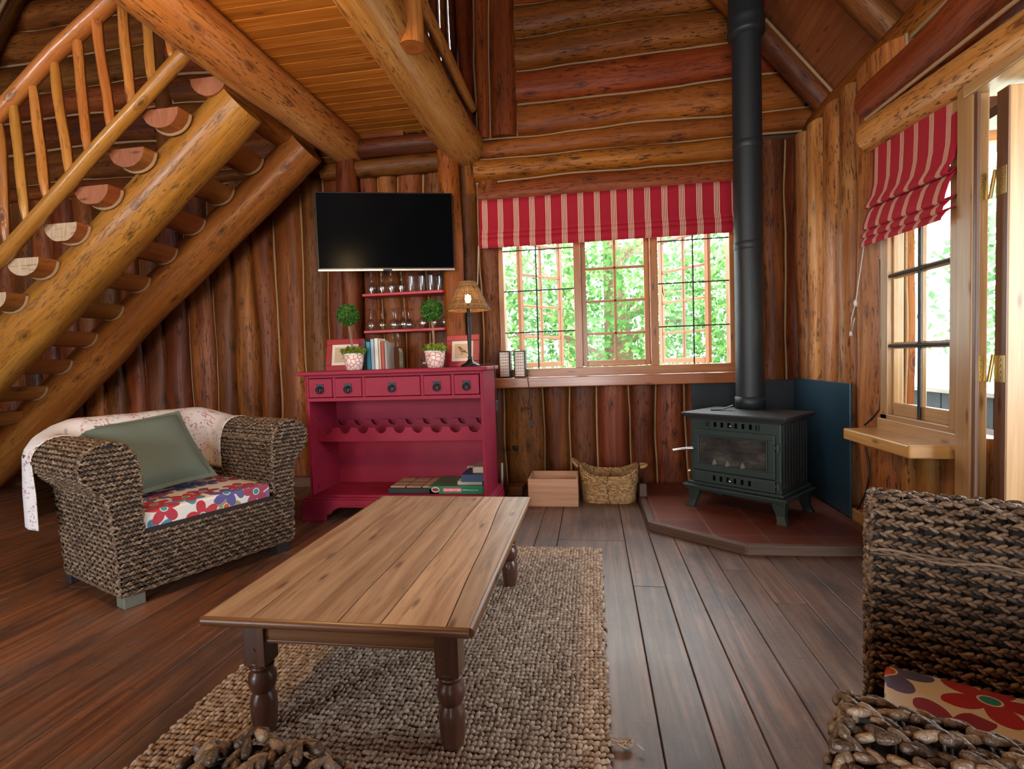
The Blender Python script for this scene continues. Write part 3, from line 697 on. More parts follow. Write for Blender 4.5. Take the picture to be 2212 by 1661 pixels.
for i in range(26):
    a, b = 1.86+i*.06, 1.86+(i+1)*.06; h = .012*(-1)**i
    vr.add([(a, -2, 2.62-.12*(a-1.86)+h), (b, -2, 2.62-.12*(b-1.86)-h), (b, 4.4, 2.62-.12*(b-1.86)-h), (a, 4.4, 2.62-.12*(a-1.86)+h)], [(0, 1, 2, 3)], smooth=True)
struct(vr.build('veranda_roof', M['tin']))
rb = MB()
for y_ in (.6, 1.7, 2.75, 3.9): rb.box(1.86, 3.15, y_-.03, y_+.03, 2.40, 2.47)
struct(rb.build('veranda_rafter', M['trim'], bevel=.005))
def tree(name, label, base, H, crown, n, size, mat, tr=.16, spread=1., branches=7):
    t = thing(name, label, 'tree', base); m = MB()
    m.tube([(0, 0, 0), (.05, .03, H*.4), (-.04, 0, H*.8)], [tr, tr*.8, tr*.4], 14, wob=.2)
    for i in range(branches):
        a = random.uniform(0, 6.28); z0 = random.uniform(.3, .7)*H; L = random.uniform(.6, 1.)*crown[0]
        m.tube([(0, 0, z0), (math.cos(a)*L*.5, math.sin(a)*L*.5, z0+.25*L), (math.cos(a)*L, math.sin(a)*L, z0+.3*L)], [tr*.28, tr*.18, tr*.07], 6)
    m.build('trunk', M['bark'], t)
    k = max(20, n//90); ctr = RNG.normal(size=(k, 3)); ctr /= np.linalg.norm(ctr, axis=1)[:, None]
    ctr = ctr*RNG.uniform(.25, 1, (k, 1))**.6*np.array(crown[:3])+np.array((0, 0, crown[3]))
    P = ctr[RNG.integers(0, k, n)]+RNG.normal(size=(n, 3))*np.array((.34, .34, .22))*spread
    leaves('foliage', M[mat], P, size, t, flat=.6)
    return t
tree('maple_tree', 'broad green tree with a thick trunk right outside the middle of the window', (.35, 8.3, -.6), 4.6, (2.0, 1.3, 1.9, 2.3), 8500, .088, 'leaf', .27)
tree('maple_tree', 'bright leafy tree outside the right hand casement', (2.7, 8.6, -.6), 4.2, (1.5, 1.2, 2.0, 2.1), 8500, .088, 'leaf', .12)
tree('maple_tree', 'thin airy tree with pale sky showing through outside the left hand casement', (-1.9, 8.9, -.6), 4.2, (1.5, 1.2, 2.0, 2.2), 3000, .085, 'leaf', .1)
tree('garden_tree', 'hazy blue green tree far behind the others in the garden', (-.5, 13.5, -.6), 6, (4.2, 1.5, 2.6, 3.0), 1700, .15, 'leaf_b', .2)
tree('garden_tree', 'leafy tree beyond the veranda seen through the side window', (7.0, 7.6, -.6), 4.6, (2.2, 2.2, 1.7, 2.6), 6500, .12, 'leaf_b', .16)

# ================================================================== staircase of half logs on two log stringers
SL = .785; dirS = Vector((1, 0, SL)).normalized()
sx, sz = -2.27, 2.87
stairs = thing('staircase', 'open log staircase of half round treads rising to the loft', 'staircase', (-4.0, 3.6, 0))
def sline(x): return sz+SL*(x-sx)
xlo = sx-(sz-.12)/SL
log('stringer', [(xlo, 3.30, .10), (sx+.0, 3.30, sline(sx))], (.175, .168, .155), M['stair'], 26, .07, False, stairs)
log('stringer', [(xlo, 4.06, .10), (sx+.02, 4.06, sline(sx+.02))], (.18, .168, .15), M['stair'], 26, .08, False, stairs)
for k in range(-1, 12):
    xc, zt = -2.66-.268*k, 2.756-.2185*k
    if zt < .15: break
    n = 14; w_ = .128; hh = .118
    prof = [(-w_*math.cos(PI*i/n)*(1 if i not in (0, n) else 1), -hh*math.sin(PI*i/n)**.9) for i in range(n+1)]
    y0t, y1t = 3.03+random.uniform(-.03, .03), 4.22
    if k == -1: y0t = 3.14
    m = MB(); V = []; UV = []; ny = 12; o = random.uniform(0, 20); acc = [0]
    for a, b in zip(prof, prof[1:]): acc.append(acc[-1]+math.dist(a, b))
    for j in range(ny+1):
        y = y0t+(y1t-y0t)*j/ny; s = 1+.05*noise.noise((y*2, k*3.3, 0))
        for i, (a, b) in enumerate(prof):
            r = 1+.06*noise.noise((y*3, i*.5, k*2.))
            V.append(Vector((xc+a*s, y, zt+b*s*r))); UV.append((y+o, acc[i]+o))
    L = n+1
    F = [(j*L+i, (j+1)*L+i, (j+1)*L+i+1, j*L+i+1) for j in range(ny) for i in range(n)]
    ti = random.random(); m.add(V, F, UV, tint=ti, smooth=True)
    m.add(V, [(j*L, j*L+n, (j+1)*L+n, (j+1)*L) for j in range(ny)], [(v.y+o, v.x+o) for v in V], tint=ti)
    m.add(V[ny*L:], [list(range(L))[::-1]], [(v.x, v.z) for v in V[ny*L:]], tint=ti)
    m.add(V[:L], [list(range(L))], [(v.x*1.0+o, v.z+o) for v in V[:L]], tint=ti, mi=1)
    tr_ = m.build('tread', [M['tread'], M['endgrain_daylit'] if k >= 3 else M['endgrain_red']], stairs, world=True)
    if 0 <= k < 9:
        for yy in (3.30-.163, 4.06-.168):
            c2 = MB(); c2.tube([(xc-.138*math.cos(q), yy-.006, zt-.125*math.sin(q)**.9+.004) for q in np.linspace(.35, PI-.1, 12)], .011, 6, caps=True)
            c2.build('chinking', M['chink'], tr_).data.transform(stairs.matrix_basis.inverted())
def A2(px, py, y=2.95): return at(px, py, 'y', y)
rail = log('railing', [A2(-130, 395), A2(0, 243), A2(118, 115), A2(235, 5), A2(420, -190)], (.046, .05, .045), M['pole'], 16, .12, False, stairs)
log('lower_rail', [A2(-140, 675, 2.97), A2(0, 560, 2.97), A2(190, 345, 2.97), A2(388, 128, 2.97), (-2.02, 2.97, 3.3)], (.048, .045, .042, .045), M['pole'], 16, .14, False, rail).data.transform(Matrix.Identity(4))
for ch in list(rail.children): pass
bal_px = [((0, 268), (14, 525)), ((29, 212), (57, 478)), ((70, 170), (101, 432)), ((117, 116), (148, 385)), ((164, 62), (190, 336)), ((208, 15), (238, 287)), ((262, -20), (284, 235)), ((315, 20), (328, 185)), ((362, 50), (375, 130)), ((-35, 310), (-18, 560))]
for (a, b), (c, d) in bal_px:
    p0, p1 = A2(c, d, 2.965), A2(a, b, 2.955); m = MB(); n = 14; sd = random.uniform(0, 60); pts = []; rr = []
    for i in range(n+1):
        t = i/n; pts.append(p0.lerp(p1, t)+Vector((noise.noise((t*2, sd, 0)), noise.noise((t*2, sd, 7)), 0))*.012)
        rr.append(.030*(.55+.45*min(1, i/1.6, (n-i)/1.6))*(1+.1*noise.noise((t*4, sd, 3))))
    m.tube(pts, rr, 10, wob=.15); m.build('baluster', M['pole'], rail)
for ch in rail.children:                       # balusters and lower rail were laid out in room coordinates
    if ch.name.startswith('baluster'): ch.data.transform(stairs.matrix_basis.inverted())
    if ch.name.startswith('lower_rail'): ch.data.transform(rail.matrix_basis @ stairs.matrix_basis.inverted())

# ================================================================== pink sideboard with a bottle rack
CX0, CX1, CY0, CY1, CT = -2.02, -.727, 3.47, 3.88, 1.06
cab = thing('sideboard', 'pink painted sideboard with five small drawers above a scalloped wine rack', 'sideboard', ((CX0+CX1)/2, (CY0+CY1)/2, 0))
m = MB(); m.prism([(CX0-.045, CY0-.035), (CX1+.0, CY0-.035), (CX1+.03, CY0-.005), (CX1+.03, CY1+.02), (CX0-.045, CY1+.02)], CT-.028, CT); m.build('top', M['pink'], cab, bevel=.007, world=True)
m = MB()
m.box(CX0, CX0+.024, CY0, CY1, .14, CT-.028); m.box(CX1-.024, CX1, CY0, CY1, .14, CT-.028); m.box(CX0+.02, CX1-.02, CY1-.014, CY1, .14, CT-.028)
m.box(CX0+.024, CX1-.024, CY0+.012, CY1-.014, .845, .865); m.box(CX0+.024, CX1-.024, CY0, CY1-.014, .150, .178)
m.box(CX0+.024, CX1-.024, CY0, CY0+.02, 1.012, 1.032); m.box(CX0+.024, CX1-.024, CY0-.004, CY0+.016, .846, .872)
for x in (CX0+.217, CX0+.437, CX1-.430, CX1-.214): m.box(x-.011, x+.011, CY0, CY0+.02, .872, 1.012)
for x in (CX0+.006, CX1-.006): m.box(x-.004, x+.004, CY0-.006, CY0, .14, CT-.03)
for z_ in (.44, .72, .23): m.box(CX0+.024, CX0+.032, CY0+.07, CY0+.30, z_, z_+.012); m.box(CX0+.024, CX0+.032, CY0+.06, CY0+.085, z_-.025, z_+.012)
m.build('carcass', M['pink'], cab, bevel=.003, world=True)
m = MB(); zc_, dz = .165, .0
m.box(CX0-.045, CX1+.04, CY0-.05, CY1+.01, .11, .152); m.box(CX0-.035, CX1+.03, CY0-.035, CY1+.01, .150, .164)
n = 10; pts = [(CX0-.05, 0), (CX0+.13, 0), (CX0+.14, .045)]+[(CX0+.14+.045*math.sin(PI/2*i/5), .045+.03*(1-math.cos(PI/2*i/5))) for i in range(1, 6)]+[(CX0+.24, .10), (CX1-.24, .10)]
pts += [(CX1-.14-.045*math.sin(PI/2*i/5), .045+.03*(1-math.cos(PI/2*i/5))) for i in range(5, 0, -1)]+[(CX1-.14, .045), (CX1-.13, 0), (CX1+.045, 0), (CX1+.045, .112), (CX0-.05, .112)]
m.prism(pts, CY0-.055, CY0-.033, 'xz'); m.box(CX0-.05, CX0-.03, CY0-.04, CY1+.01, 0, .112); m.box(CX1+.025, CX1+.045, CY0-.04, CY1+.01, 0, .112)
m.build('plinth', M['pink'], cab, bevel=.006, world=True)
dxs = [(CX0+.030, CX0+.204), (CX0+.230, CX0+.424), (CX0+.450, CX1-.443), (CX1-.417, CX1-.227), (CX1-.201, CX1-.030)]
for a, b in dxs:
    m = MB(); m.box(a, b, CY0-.008, CY0+.30, .876, 1.008); dr = m.build('drawer', M['pink'], cab, bevel=.004, world=True)
    c = (a+b)/2; h = MB(); h.box(c-.027, c+.027, CY0-.012, CY0-.008, .915, .970)
    h.tube([(c, CY0-.012, .948), (c, CY0-.03, .944)], .008, 8)
    h.tube([(c+.021*math.sin(q), CY0-.03-.004*math.cos(q), .926+.021*math.cos(q)) for q in np.linspace(0, 2*PI, 18)[:-1]], .0042, 8, closed=True)
    for ex in (-.02, .02):
        for ez in (.921, .964): h.tube([(c+ex, CY0-.012, ez), (c+ex, CY0-.0145, ez)], .003, 6)
    h.build('ring_handle', M['iron'], dr).data.transform(cab.matrix_basis.inverted())
# the wine rack: two scalloped rails
def scallop(y, x0, x1, zb, zt, n, r, name):
    m = MB(); sp = (x1-x0)/n; pts = [(x0, zb), (x1, zb), (x1, zt)]
    for i in range(n-1, -1, -1):
        c = x0+sp*(i+.5)
        pts += [(c+r*math.cos(q), zt-r*1.02*math.sin(q)) for q in np.linspace(0, PI, 11)]
    pts += [(x0, zt)]; V0 = []
    # quads under the scalloped edge
    for (xa, za), (xb, zb2) in zip(pts[2:], pts[3:]):
        V = [(xb, y, zb), (xa, y, zb), (xa, y, za), (xb, y, zb2), (xb, y+.02, zb), (xa, y+.02, zb), (xa, y+.02, za), (xb, y+.02, zb2)]
        if abs(xa-xb) < 1e-6: continue
        m.add(V, [(0, 1, 2, 3), (5, 4, 7, 6), (3, 2, 6, 7), (1, 0, 4, 5)], tint=.5)
    return m.build(name, M['pink'], cab, world=True)
scallop(CY0+.10, CX0+.026, CX1-.026, .545, .645, 9, .043, 'rack_rail'); scallop(CY0+.34, CX0+.026, CX1-.026, .575, .675, 9, .041, 'rack_rail')

# ------------------------------------------------------------------ things in the sideboard
SZ = .178
def flatbox(name, label, cat, x0, x1, y0, y1, z0, z1, mats, bev=.003, group=None, rot=0):
    t = thing(name, label, cat, ((x0+x1)/2, (y0+y1)/2, z0), rot, group); return t
t = thing('game_board', 'flat black board set with tan tiles on the bottom shelf left of the crossword box', 'board game', (at(889, 1050, 'y', 3.50).x+.02, 3.66, SZ))
m = MB(); m.box(-.20, .175, -.15, .15, 0, .040); m.build('board', M['black'], t, bevel=.003)
for i in range(3):
    for j in range(3):
        m = MB(); m.box(-.185+i*.118, -.185+i*.118+.109, -.14+j*.094, -.14+j*.094+.088, .040, .052); m.build('tile', M['mat_tile'], t, bevel=.004)
t = thing('crossword_box', 'long green board game box with CROSSWORD in white letters on its side', 'board game', (at(986, 1050, 'y', 3.505).x-.005, 3.665, SZ))
m = MB(); m.box(-.195, .195, -.155, .15, 0, .056); m.build('lid', M['game_green'], t, bevel=.003)
m = MB(); m.box(-.093, .038, -.1565, -.1548, .012, .046); m.build('title_panel', M['game_pink'], t, bevel=.0006)
def text(s, size, mat, parent, loc, name='lettering', rot=(PI/2, 0, 0), bold=0):
    c = bpy.data.curves.new(name, 'FONT'); c.body = s; c.size = size; c.align_x = 'CENTER'; c.align_y = 'CENTER'; c.extrude = .0004; c.offset = bold
    c.materials.append(mat); o = bpy.data.objects.new(name, c); C.objects.link(o); o.rotation_euler = rot; o.location = loc
    bpy.context.view_layer.update(); me = bpy.data.meshes.new_from_object(o.evaluated_get(bpy.context.evaluated_depsgraph_get())); me.transform(o.matrix_basis)
    bpy.data.objects.remove(o); o = bpy.data.objects.new(name, me); C.objects.link(o); o.parent = parent; return o
text('CROSSWORD', .0205, M['letter_white'], t, (-.0275, -.1572, .029), bold=.0006)
text('BOARD Crossword Game', .0105, M['letter_white'], t, (.102, -.1558, .029))
m = MB(); m.tube([(-.148+.026*math.cos(q), -.1562, .030+.016*math.sin(q)) for q in np.linspace(0, 2*PI, 16)[:-1]], .004, 6, closed=True); m.build('badge_ring', M['mat_board'], t)
m = MB(); m.prism([(-.148+.017*math.cos(q), .028+.008*math.sin(q)) for q in np.linspace(0, 2*PI, 14)[:-1]], -.1572, -.1550, 'xz'); m.build('badge', M['red_paint'], t)
def book(label, cx, cy, z0, w_, d_, h_, cover, rot=0, upright=False, group=None, pages=True):
    t = thing('book', label, 'book', (cx, cy, z0), rot, group); c = .003; m = MB()
    if upright:   # spine towards the viewer
        m.box(-w_/2, -w_/2+c, -d_/2, d_/2, 0, h_); m.box(w_/2-c, w_/2, -d_/2, d_/2, 0, h_); m.box(-w_/2, w_/2, -d_/2-.001, -d_/2+c, 0, h_); m.build('cover', cover, t, bevel=.001, seg=1)
        m = MB(); m.box(-w_/2+c, w_/2-c, -d_/2+c, d_/2-.005, .004, h_-.005); m.build('pages', M['page'], t)
    else:
        m.box(-w_/2, w_/2, -d_/2, d_/2, 0, c); m.box(-w_/2, w_/2, -d_/2, d_/2, h_-c, h_); m.box(-w_/2, -w_/2+c, -d_/2, d_/2, 0, h_); m.build('cover', cover, t, bevel=.0015, seg=1)
        m = MB(); m.box(-w_/2+c, w_/2-.004, -d_/2+.004, d_/2-.004, c, h_-c); m.build('pages', M['page'], t)
    return t
z1 = SZ+.061
book('thin pale paperback lying directly on the green crossword box', -.865, 3.66, z1-.004, .18, .22, .025, M['b_white'], group='books stacked in the sideboard')
book('navy hardback lying on the pale paperback over the crossword box', -.835, 3.645, z1+.0215, .24, .17, .052, M['b_navy'], rot=PI/2, group='books stacked in the sideboard')
book('yellowed paperback at the back left of the book stack in the sideboard', -.885, 3.79, SZ+.057, .10, .05, .085, M['b_cream'], group='books stacked in the sideboard')
book('thick grey book with pale page edges on top of the stack in the sideboard', -.80, 3.67, z1+.074, .095, .20, .045, M['b_grey'], group='books stacked in the sideboard')

# ------------------------------------------------------------------ things on the sideboard
def topx(px, y): return at(px, 790, 'y', y).x
def topiary(label, x, y, hstem, lean, dark):
    t = thing('topiary', label, 'potted plant', (x, y, CT)); m = MB(); Rb = .073; zb = .125+hstem
    m.lathe([(0, 0), (.046, 0), (.054, .004), (.066, .06), (.071, .112), (.068, .112), (.062, .10), (0, .10)], seg=28); p = m.build('pot', M['pot'], t)
    m = MB(); m.lathe([(.070, .107), (.0735, .110), (.0735, .119), (.070, .122), (.066, .119), (.066, .108)], seg=28); m.build('rim', M['white'], p)
    m = MB(); m.tube([(0, 0, .10), (lean*.5, 0, .10+hstem*.6), (lean, 0, zb+.02)], .0085, 10, wob=.1); m.build('stem', M['bark'], t)
    n = 900; D = RNG.normal(size=(n, 3)); D /= np.linalg.norm(D, axis=1)[:, None]; D[:, 2] *= .45
    leaves('moss', M['moss'], D*np.array((.078, .07, .055))+np.array((0, 0, .135))+RNG.normal(size=(n, 3))*.006, .022, t, N=D)
    n = 2600; D = RNG.normal(size=(n, 3)); D /= np.linalg.norm(D, axis=1)[:, None]
    f = leaves('foliage_ball', M['box_leaf'], D*Rb*RNG.uniform(.86, 1.04, (n, 1))+np.array((lean, 0, zb+Rb)), .019, t, N=D)
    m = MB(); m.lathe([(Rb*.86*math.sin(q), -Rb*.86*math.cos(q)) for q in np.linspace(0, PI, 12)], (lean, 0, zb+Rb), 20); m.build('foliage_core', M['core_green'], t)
topiary('left topiary, ball tree in a leaf patterned pot in front of the books', topx(766, 3.58), 3.575, .20, -.03, 0)
topiary('right topiary, ball tree in a leaf patterned pot beside the table lamp', topx(941, 3.58), 3.575, .205, -.012, 0)
for k, (px, wd, hg, dp, mt, lb) in enumerate([(788, .020, .218, .15, 'b_dark', 'thin dark spined book first in the row behind the left topiary'), (797, .030, .205, .14, 'b_teal', 'teal book standing in the row on the sideboard'), (806, .024, .224, .15, 'b_sky', 'tall light blue book standing right of the teal one'), (814.5, .027, .228, .15, 'b_white', 'tall white book in the middle of the row on the sideboard'), (821.5, .015, .214, .15, 'b_cream', 'slim cream book left of the red one on the sideboard'), (828, .022, .200, .14, 'b_red', 'red spined book near the right end of the row'), (834.5, .016, .198, .14, 'b_grey', 'pale grey book at the right end of the row by the decanter')]):
    book(lb, topx(px, 3.675), 3.675+dp/2, CT, wd, dp, hg, M[mt], upright=True, group='books standing on the sideboard')
def picture(label, pxl, pxr, y, h, lean, yaw, dx=0):
    xa, xb = topx(pxl, y), topx(pxr, y); w_ = xb-xa
    t = thing('picture_frame', label, 'picture', ((xa+xb)/2, y, CT), yaw)
    Mx = Matrix.Rotation(-lean, 4, 'X'); f = .042; m = MB()
    m.box(-w_/2, w_/2, 0, .016, 0, f, Mx); m.box(-w_/2, w_/2, 0, .016, h-f, h, Mx); m.box(-w_/2, -w_/2+f, 0, .016, f, h-f, Mx); m.box(w_/2-f, w_/2, 0, .016, f, h-f, Mx); m.build('frame', M['frame_red'], t, bevel=.004)
    m = MB(); m.box(-w_/2+f, w_/2-f, .009, .014, f, h-f, Mx); mb_ = m.build('mount', M['mat_board'], t)
    q = f+.022; m = MB(); m.box(-w_/2+q, w_/2-q, .0075, .0095, q, h-q, Mx); pr = m.build('print', M['print'], t)
    def blob(pts, mat, y_): m = MB(); m.prism([(a*w_, h*.5+b*w_) for a, b in pts], y_, .0078, 'xz', Mx); m.build('bird', mat, pr)
    blob([(-.145, .105), (-.12, .135), (-.09, .14), (-.06, .115), (-.02, .08), (.05, .03), (.13, -.035), (.175, -.075), (.165, -.085), (.09, -.05), (.03, -.045), (-.03, -.03), (-.075, .0), (-.105, .05), (-.12, .09), (-.16, .095)], M['ink'], .0069)
    blob([(-.115, .10), (-.09, .11), (-.065, .07), (-.05, .02), (-.03, -.025), (-.07, -.01), (-.10, .04)], M['ink2'], .0064)
    blob([(-.045, .055), (-.01, .045), (.03, .012), (.02, .0), (-.02, .02)], M['ink3'], .0061)
    m = MB()
    for a, b, c, d in ((-.03, -.03, -.045, -.10), (0, -.035, -.02, -.10), (-.08, -.10, .04, -.095)): m.tube([Mx @ Vector((a*w_, .0072, h*.5+b*w_)), Mx @ Vector((c*w_, .0072, h*.5+d*w_))], .0012, 5)
    m.build('bird_legs', M['ink'], pr)
picture('red framed bird print half hidden behind the left topiary', 704, 782, 3.70, .245, R_(14), R_(6))
picture('red framed finch print standing behind the table lamp', 962, 1034, 3.72, .235, R_(10), R_(-4))
# table lamp
lx, ly = topx(1016, 3.60), 3.60
lamp = thing('table_lamp', 'black table lamp with a lit wicker shade at the right end of the sideboard', 'lamp', (lx, ly, CT))
m = MB(); m.lathe([(0, 0), (.066, 0), (.068, .006), (.064, .014), (.045, .024), (.03, .032), (.02, .045), (.013, .055), (.017, .064), (.012, .072)], seg=28); m.build('base', M['iron'], lamp)
m = MB(); m.lathe([(.010, .07), (.012, .10), (.0155, .24), (.0175, .31), (.013, .33), (.020, .345), (.012, .36), (.014, .38), (.010, .41), (.010, .44)], seg=18); m.build('column', M['iron'], lamp)
m = MB(); m.lathe([(.0, .44), (.014, .445), (.022, .47), (.018, .495), (0, .505)], seg=16); m.build('bulb', M['bulb'], lamp)
m = MB(); zt_, zb_, rt_, rb_ = .585, .395, .055, .148; ns = 24
for i in range(ns):
    f = i/(ns-1); r = rt_+(rb_-rt_)*f**.92; z_ = zt_+(zb_-zt_)*f
    m.tube([((r+.0022*(-1)**(i+j//2))*math.cos(2*PI*j/72), (r+.0022*(-1)**(i+j//2))*math.sin(2*PI*j/72), z_) for j in range(72)], .0031 if i not in (0, ns-1) else .005, 5, closed=True)
for j in range(40):
    a = 2*PI*j/40; m.tube([((rt_+(rb_-rt_)*f**.92)*math.cos(a), (rt_+(rb_-rt_)*f**.92)*math.sin(a), zt_+(zb_-zt_)*f) for f in (0, .3, .6, 1)], .0026, 5)
m.build('shade', M['wicker'], lamp)
m = MB(); m.tube([(0, 0, .40), (0, 0, .575)], .004, 6)
for a in (0, 2.09, 4.19): m.tube([(0, 0, .575), (.054*math.cos(a), .054*math.sin(a), .583)], .002, 5)
m.build('shade_carrier', M['brass'], lamp)
def cable(name, pts, mat, rad, parent=None, label=None, cat=None, world=True):
    P = [Vector(p) for p in pts]; out = []
    for i in range(len(P)-1):
        p0, p1, p2, p3 = P[max(i-1, 0)], P[i], P[i+1], P[min(i+2, len(P)-1)]
        for k in range(8):
            t_ = k/8; out.append(.5*((2*p1)+(p2-p0)*t_+(2*p0-5*p1+4*p2-p3)*t_*t_+(3*p1-p0-3*p2+p3)*t_**3))
    out.append(P[-1]); m = MB(); m.tube(out, rad, 8); o = m.build(name, mat, parent, world=world and parent is not None)
    if label: tag(o, label, cat)
    return o
xe = CX1+.038
cd = cable('cord', [(lx+.05, ly, CT+.006), (xe-.03, 3.66, CT+.012), (xe+.006, 3.67, CT-.02), (xe+.008, 3.67, .80), (xe+.012, 3.68, .62), (xe+.02, 3.72, .45), (xe+.075, 3.9, .40), (-.66, 4.42, .34)], M['cable'], .003, lamp)
m = MB(); m.box(xe+.002, xe+.020, 3.655, 3.69, .735, .81); m.build('cord_switch', M['cable'], cd, bevel=.004).data.transform(lamp.matrix_basis.inverted())
m = MB(); m.lathe([(0, -.02), (.016, -.02), (.024, 0), (.024, .02), (0, .02)], (-.665, 4.41, .34), 14, M=None); m.build('plug', M['cable'], cd).data.transform(lamp.matrix_basis.inverted())
# decanter and small tumbler
t = thing('decanter', 'cut glass decanter with stopper standing beside the row of books', 'decanter', (topx(857, 3.80), 3.80, CT))
m = MB(); m.lathe([(0, 0), (.05, 0), (.052, .01), (.052, .125), (.045, .15), (.02, .165), (.017, .20), (.024, .208)], seg=8, smooth=False); m.build('body', M['cutglass'], t)
m = MB(); m.lathe([(.015, .19), (.016, .212), (.028, .222), (.03, .24), (.024, .262), (0, .27)], seg=8, smooth=False); m.build('stopper', M['cutglass'], t)
t = MB(); t.lathe([(0, 0), (.022, 0), (.026, .07), (.0245, .07), (.021, .006), (0, .006)], (topx(917, 3.78), 3.78, CT), 16); tag(t.build('small_glass', M['glass']), 'small clear glass on the sideboard left of the right topiary', 'glass')

# ------------------------------------------------------------------ red wall shelves with glasses
SHY0, SHY1 = 4.27, 4.47
for zt, lb in ((1.70, 'upper red painted wall shelf just below the television'), (1.388, 'lower red painted wall shelf holding upturned wine glasses')):
    m = MB(); xa, xb = at(782, 640, 'y', SHY0).x, at(960, 640, 'y', SHY0).x; m.prism([(xa, SHY0), (xb-.02, SHY0), (xb, SHY0+.02), (xb, SHY1), (xa, SHY1)], zt-.024, zt)
    tag(m.build('wall_shelf', M['red_paint'], bevel=.004), lb, 'shelf')
def gx(px, y): return at(px, 640, 'y', y).x
def wine_glass(name, label, s, x, y, z, group, prof):
    t = thing(name, label, 'glass', (x, y, z), 0, group)
    m = MB(); m.lathe(prof['bowl'], seg=20); m.build('bowl', M['glass'], t)
    if 'stem' in prof: m = MB(); m.lathe(prof['stem'], seg=12); m.build('stem', M['glass'], t); m = MB(); m.lathe(prof['foot'], seg=20); m.build('foot', M['glass'], t)
    return t
tulip = dict(bowl=[(.026, 0), (.031, .03), (.034, .055), (.031, .08), (.02, .098), (.006, .108)], stem=[(.006, .107), (.0038, .12), (.0038, .18), (.008, .19)], foot=[(.006, .189), (.03, .194), (.031, .197), (0, .2)])
ballon = dict(bowl=[(.029, 0), (.037, .03), (.039, .05), (.034, .075), (.02, .092), (.006, .10)], stem=[(.006, .099), (.004, .115), (.004, .165), (.008, .175)], foot=[(.006, .174), (.033, .18), (.034, .183), (0, .186)])
hiball = dict(bowl=[(.033, 0), (.033, .01), (.028, .14), (.027, .148), (0, .15)])
brandy = dict(bowl=[(.028, 0), (.037, .025), (.0405, .05), (.038, .075), (.026, .094), (.01, .10), (0, .10)])
T1 = wine_glass('wine_glass', '', 1, gx(803.5, 4.36), 4.36, 1.70, 'upturned wine glasses on the upper shelf', tulip)
T1['label'] = 'leftmost upturned wine glass on the upper red shelf'
def cp(o, x, y, z, lb, g=None):
    c = copy_tree(o); c.location = (x, y, z); c['label'] = lb
    if g: c['group'] = g
    return c
for px, lb in ((826, 'second upturned wine glass from the left on the upper red shelf'), (846, 'third upturned wine glass from the left on the upper red shelf'), (867, 'upturned wine glass beside the tall tumblers on the upper red shelf')): cp(T1, gx(px, 4.36), 4.36, 1.70, lb)
T2 = wine_glass('tumbler', 'tall tumbler next to the wine glasses on the upper red shelf', 1, gx(889, 4.34), 4.34, 1.70, 'tall tumblers on the upper shelf', hiball)
for px, y, lb in ((912, 4.34, 'second tall tumbler from the left on the upper red shelf'), (932, 4.34, 'third tall tumbler from the left on the upper red shelf'), (949, 4.41, 'rightmost tall tumbler at the end of the upper red shelf')): cp(T2, gx(px, y), y, 1.70, lb)
T3 = wine_glass('wine_glass', 'leftmost upturned wine glass on the lower red shelf', 1, gx(799, 4.33), 4.33, 1.388, 'upturned wine glasses on the lower shelf', ballon)
for px, y, lb in ((823, 4.33, 'second upturned wine glass in the front row of the lower red shelf'), (848, 4.33, 'third upturned wine glass in the front row of the lower red shelf'), (869, 4.33, 'rightmost upturned wine glass in the front row of the lower red shelf'), (853, 4.42, 'upturned wine glass in the back row of the lower red shelf'), (881, 4.42, 'upturned wine glass in the back row nearest the round bowls')): cp(T3, gx(px, y), y, 1.388, lb)
T4 = wine_glass('brandy_glass', 'leftmost round bowled glass on the lower red shelf', 1, gx(911, 4.36), 4.36, 1.388, 'round bowled glasses on the lower shelf', brandy)
for px, lb in ((935, 'round bowled glass behind the right topiary on the lower red shelf'), (959, 'rightmost round bowled glass at the end of the lower red shelf')): cp(T4, gx(px, 4.36), 4.36, 1.388, lb)

# ------------------------------------------------------------------ television on a wall arm
tv = thing('television', 'flat black television angled from the wall above the red glass shelves', 'television', (-1.5985, 4.0536, 2.1536), .2859)
W_, H_ = 1.0711, .6157
m = MB(); m.box(-W_/2, W_/2, 0, .03, -H_/2, H_/2); m.box(-.35, .35, .03, .06, -.25, .12); m.build('housing', M['black'], tv, bevel=.004)
m = MB(); m.box(-W_/2+.008, W_/2-.008, -.0025, .002, -H_/2+.02, H_/2-.008); m.build('screen', M['screen'], tv)
m = MB(); m.box(-W_/2, W_/2, -.004, .012, -H_/2-.004, -H_/2+.011); m.build('bottom_trim', M['silver'], tv, bevel=.002)
m = MB(); m.box(-.035, .035, -.008, .0, -H_/2-.006, -H_/2+.008); m.build('badge', M['iron'], tv, bevel=.002)
m = MB(); m.box(-.12, .12, .06, .075, -.12, .12); m.tube([(0, .07, 0), (.06, .27, 0)], .02, 10); m.build('wall_bracket', M['iron'], tv)

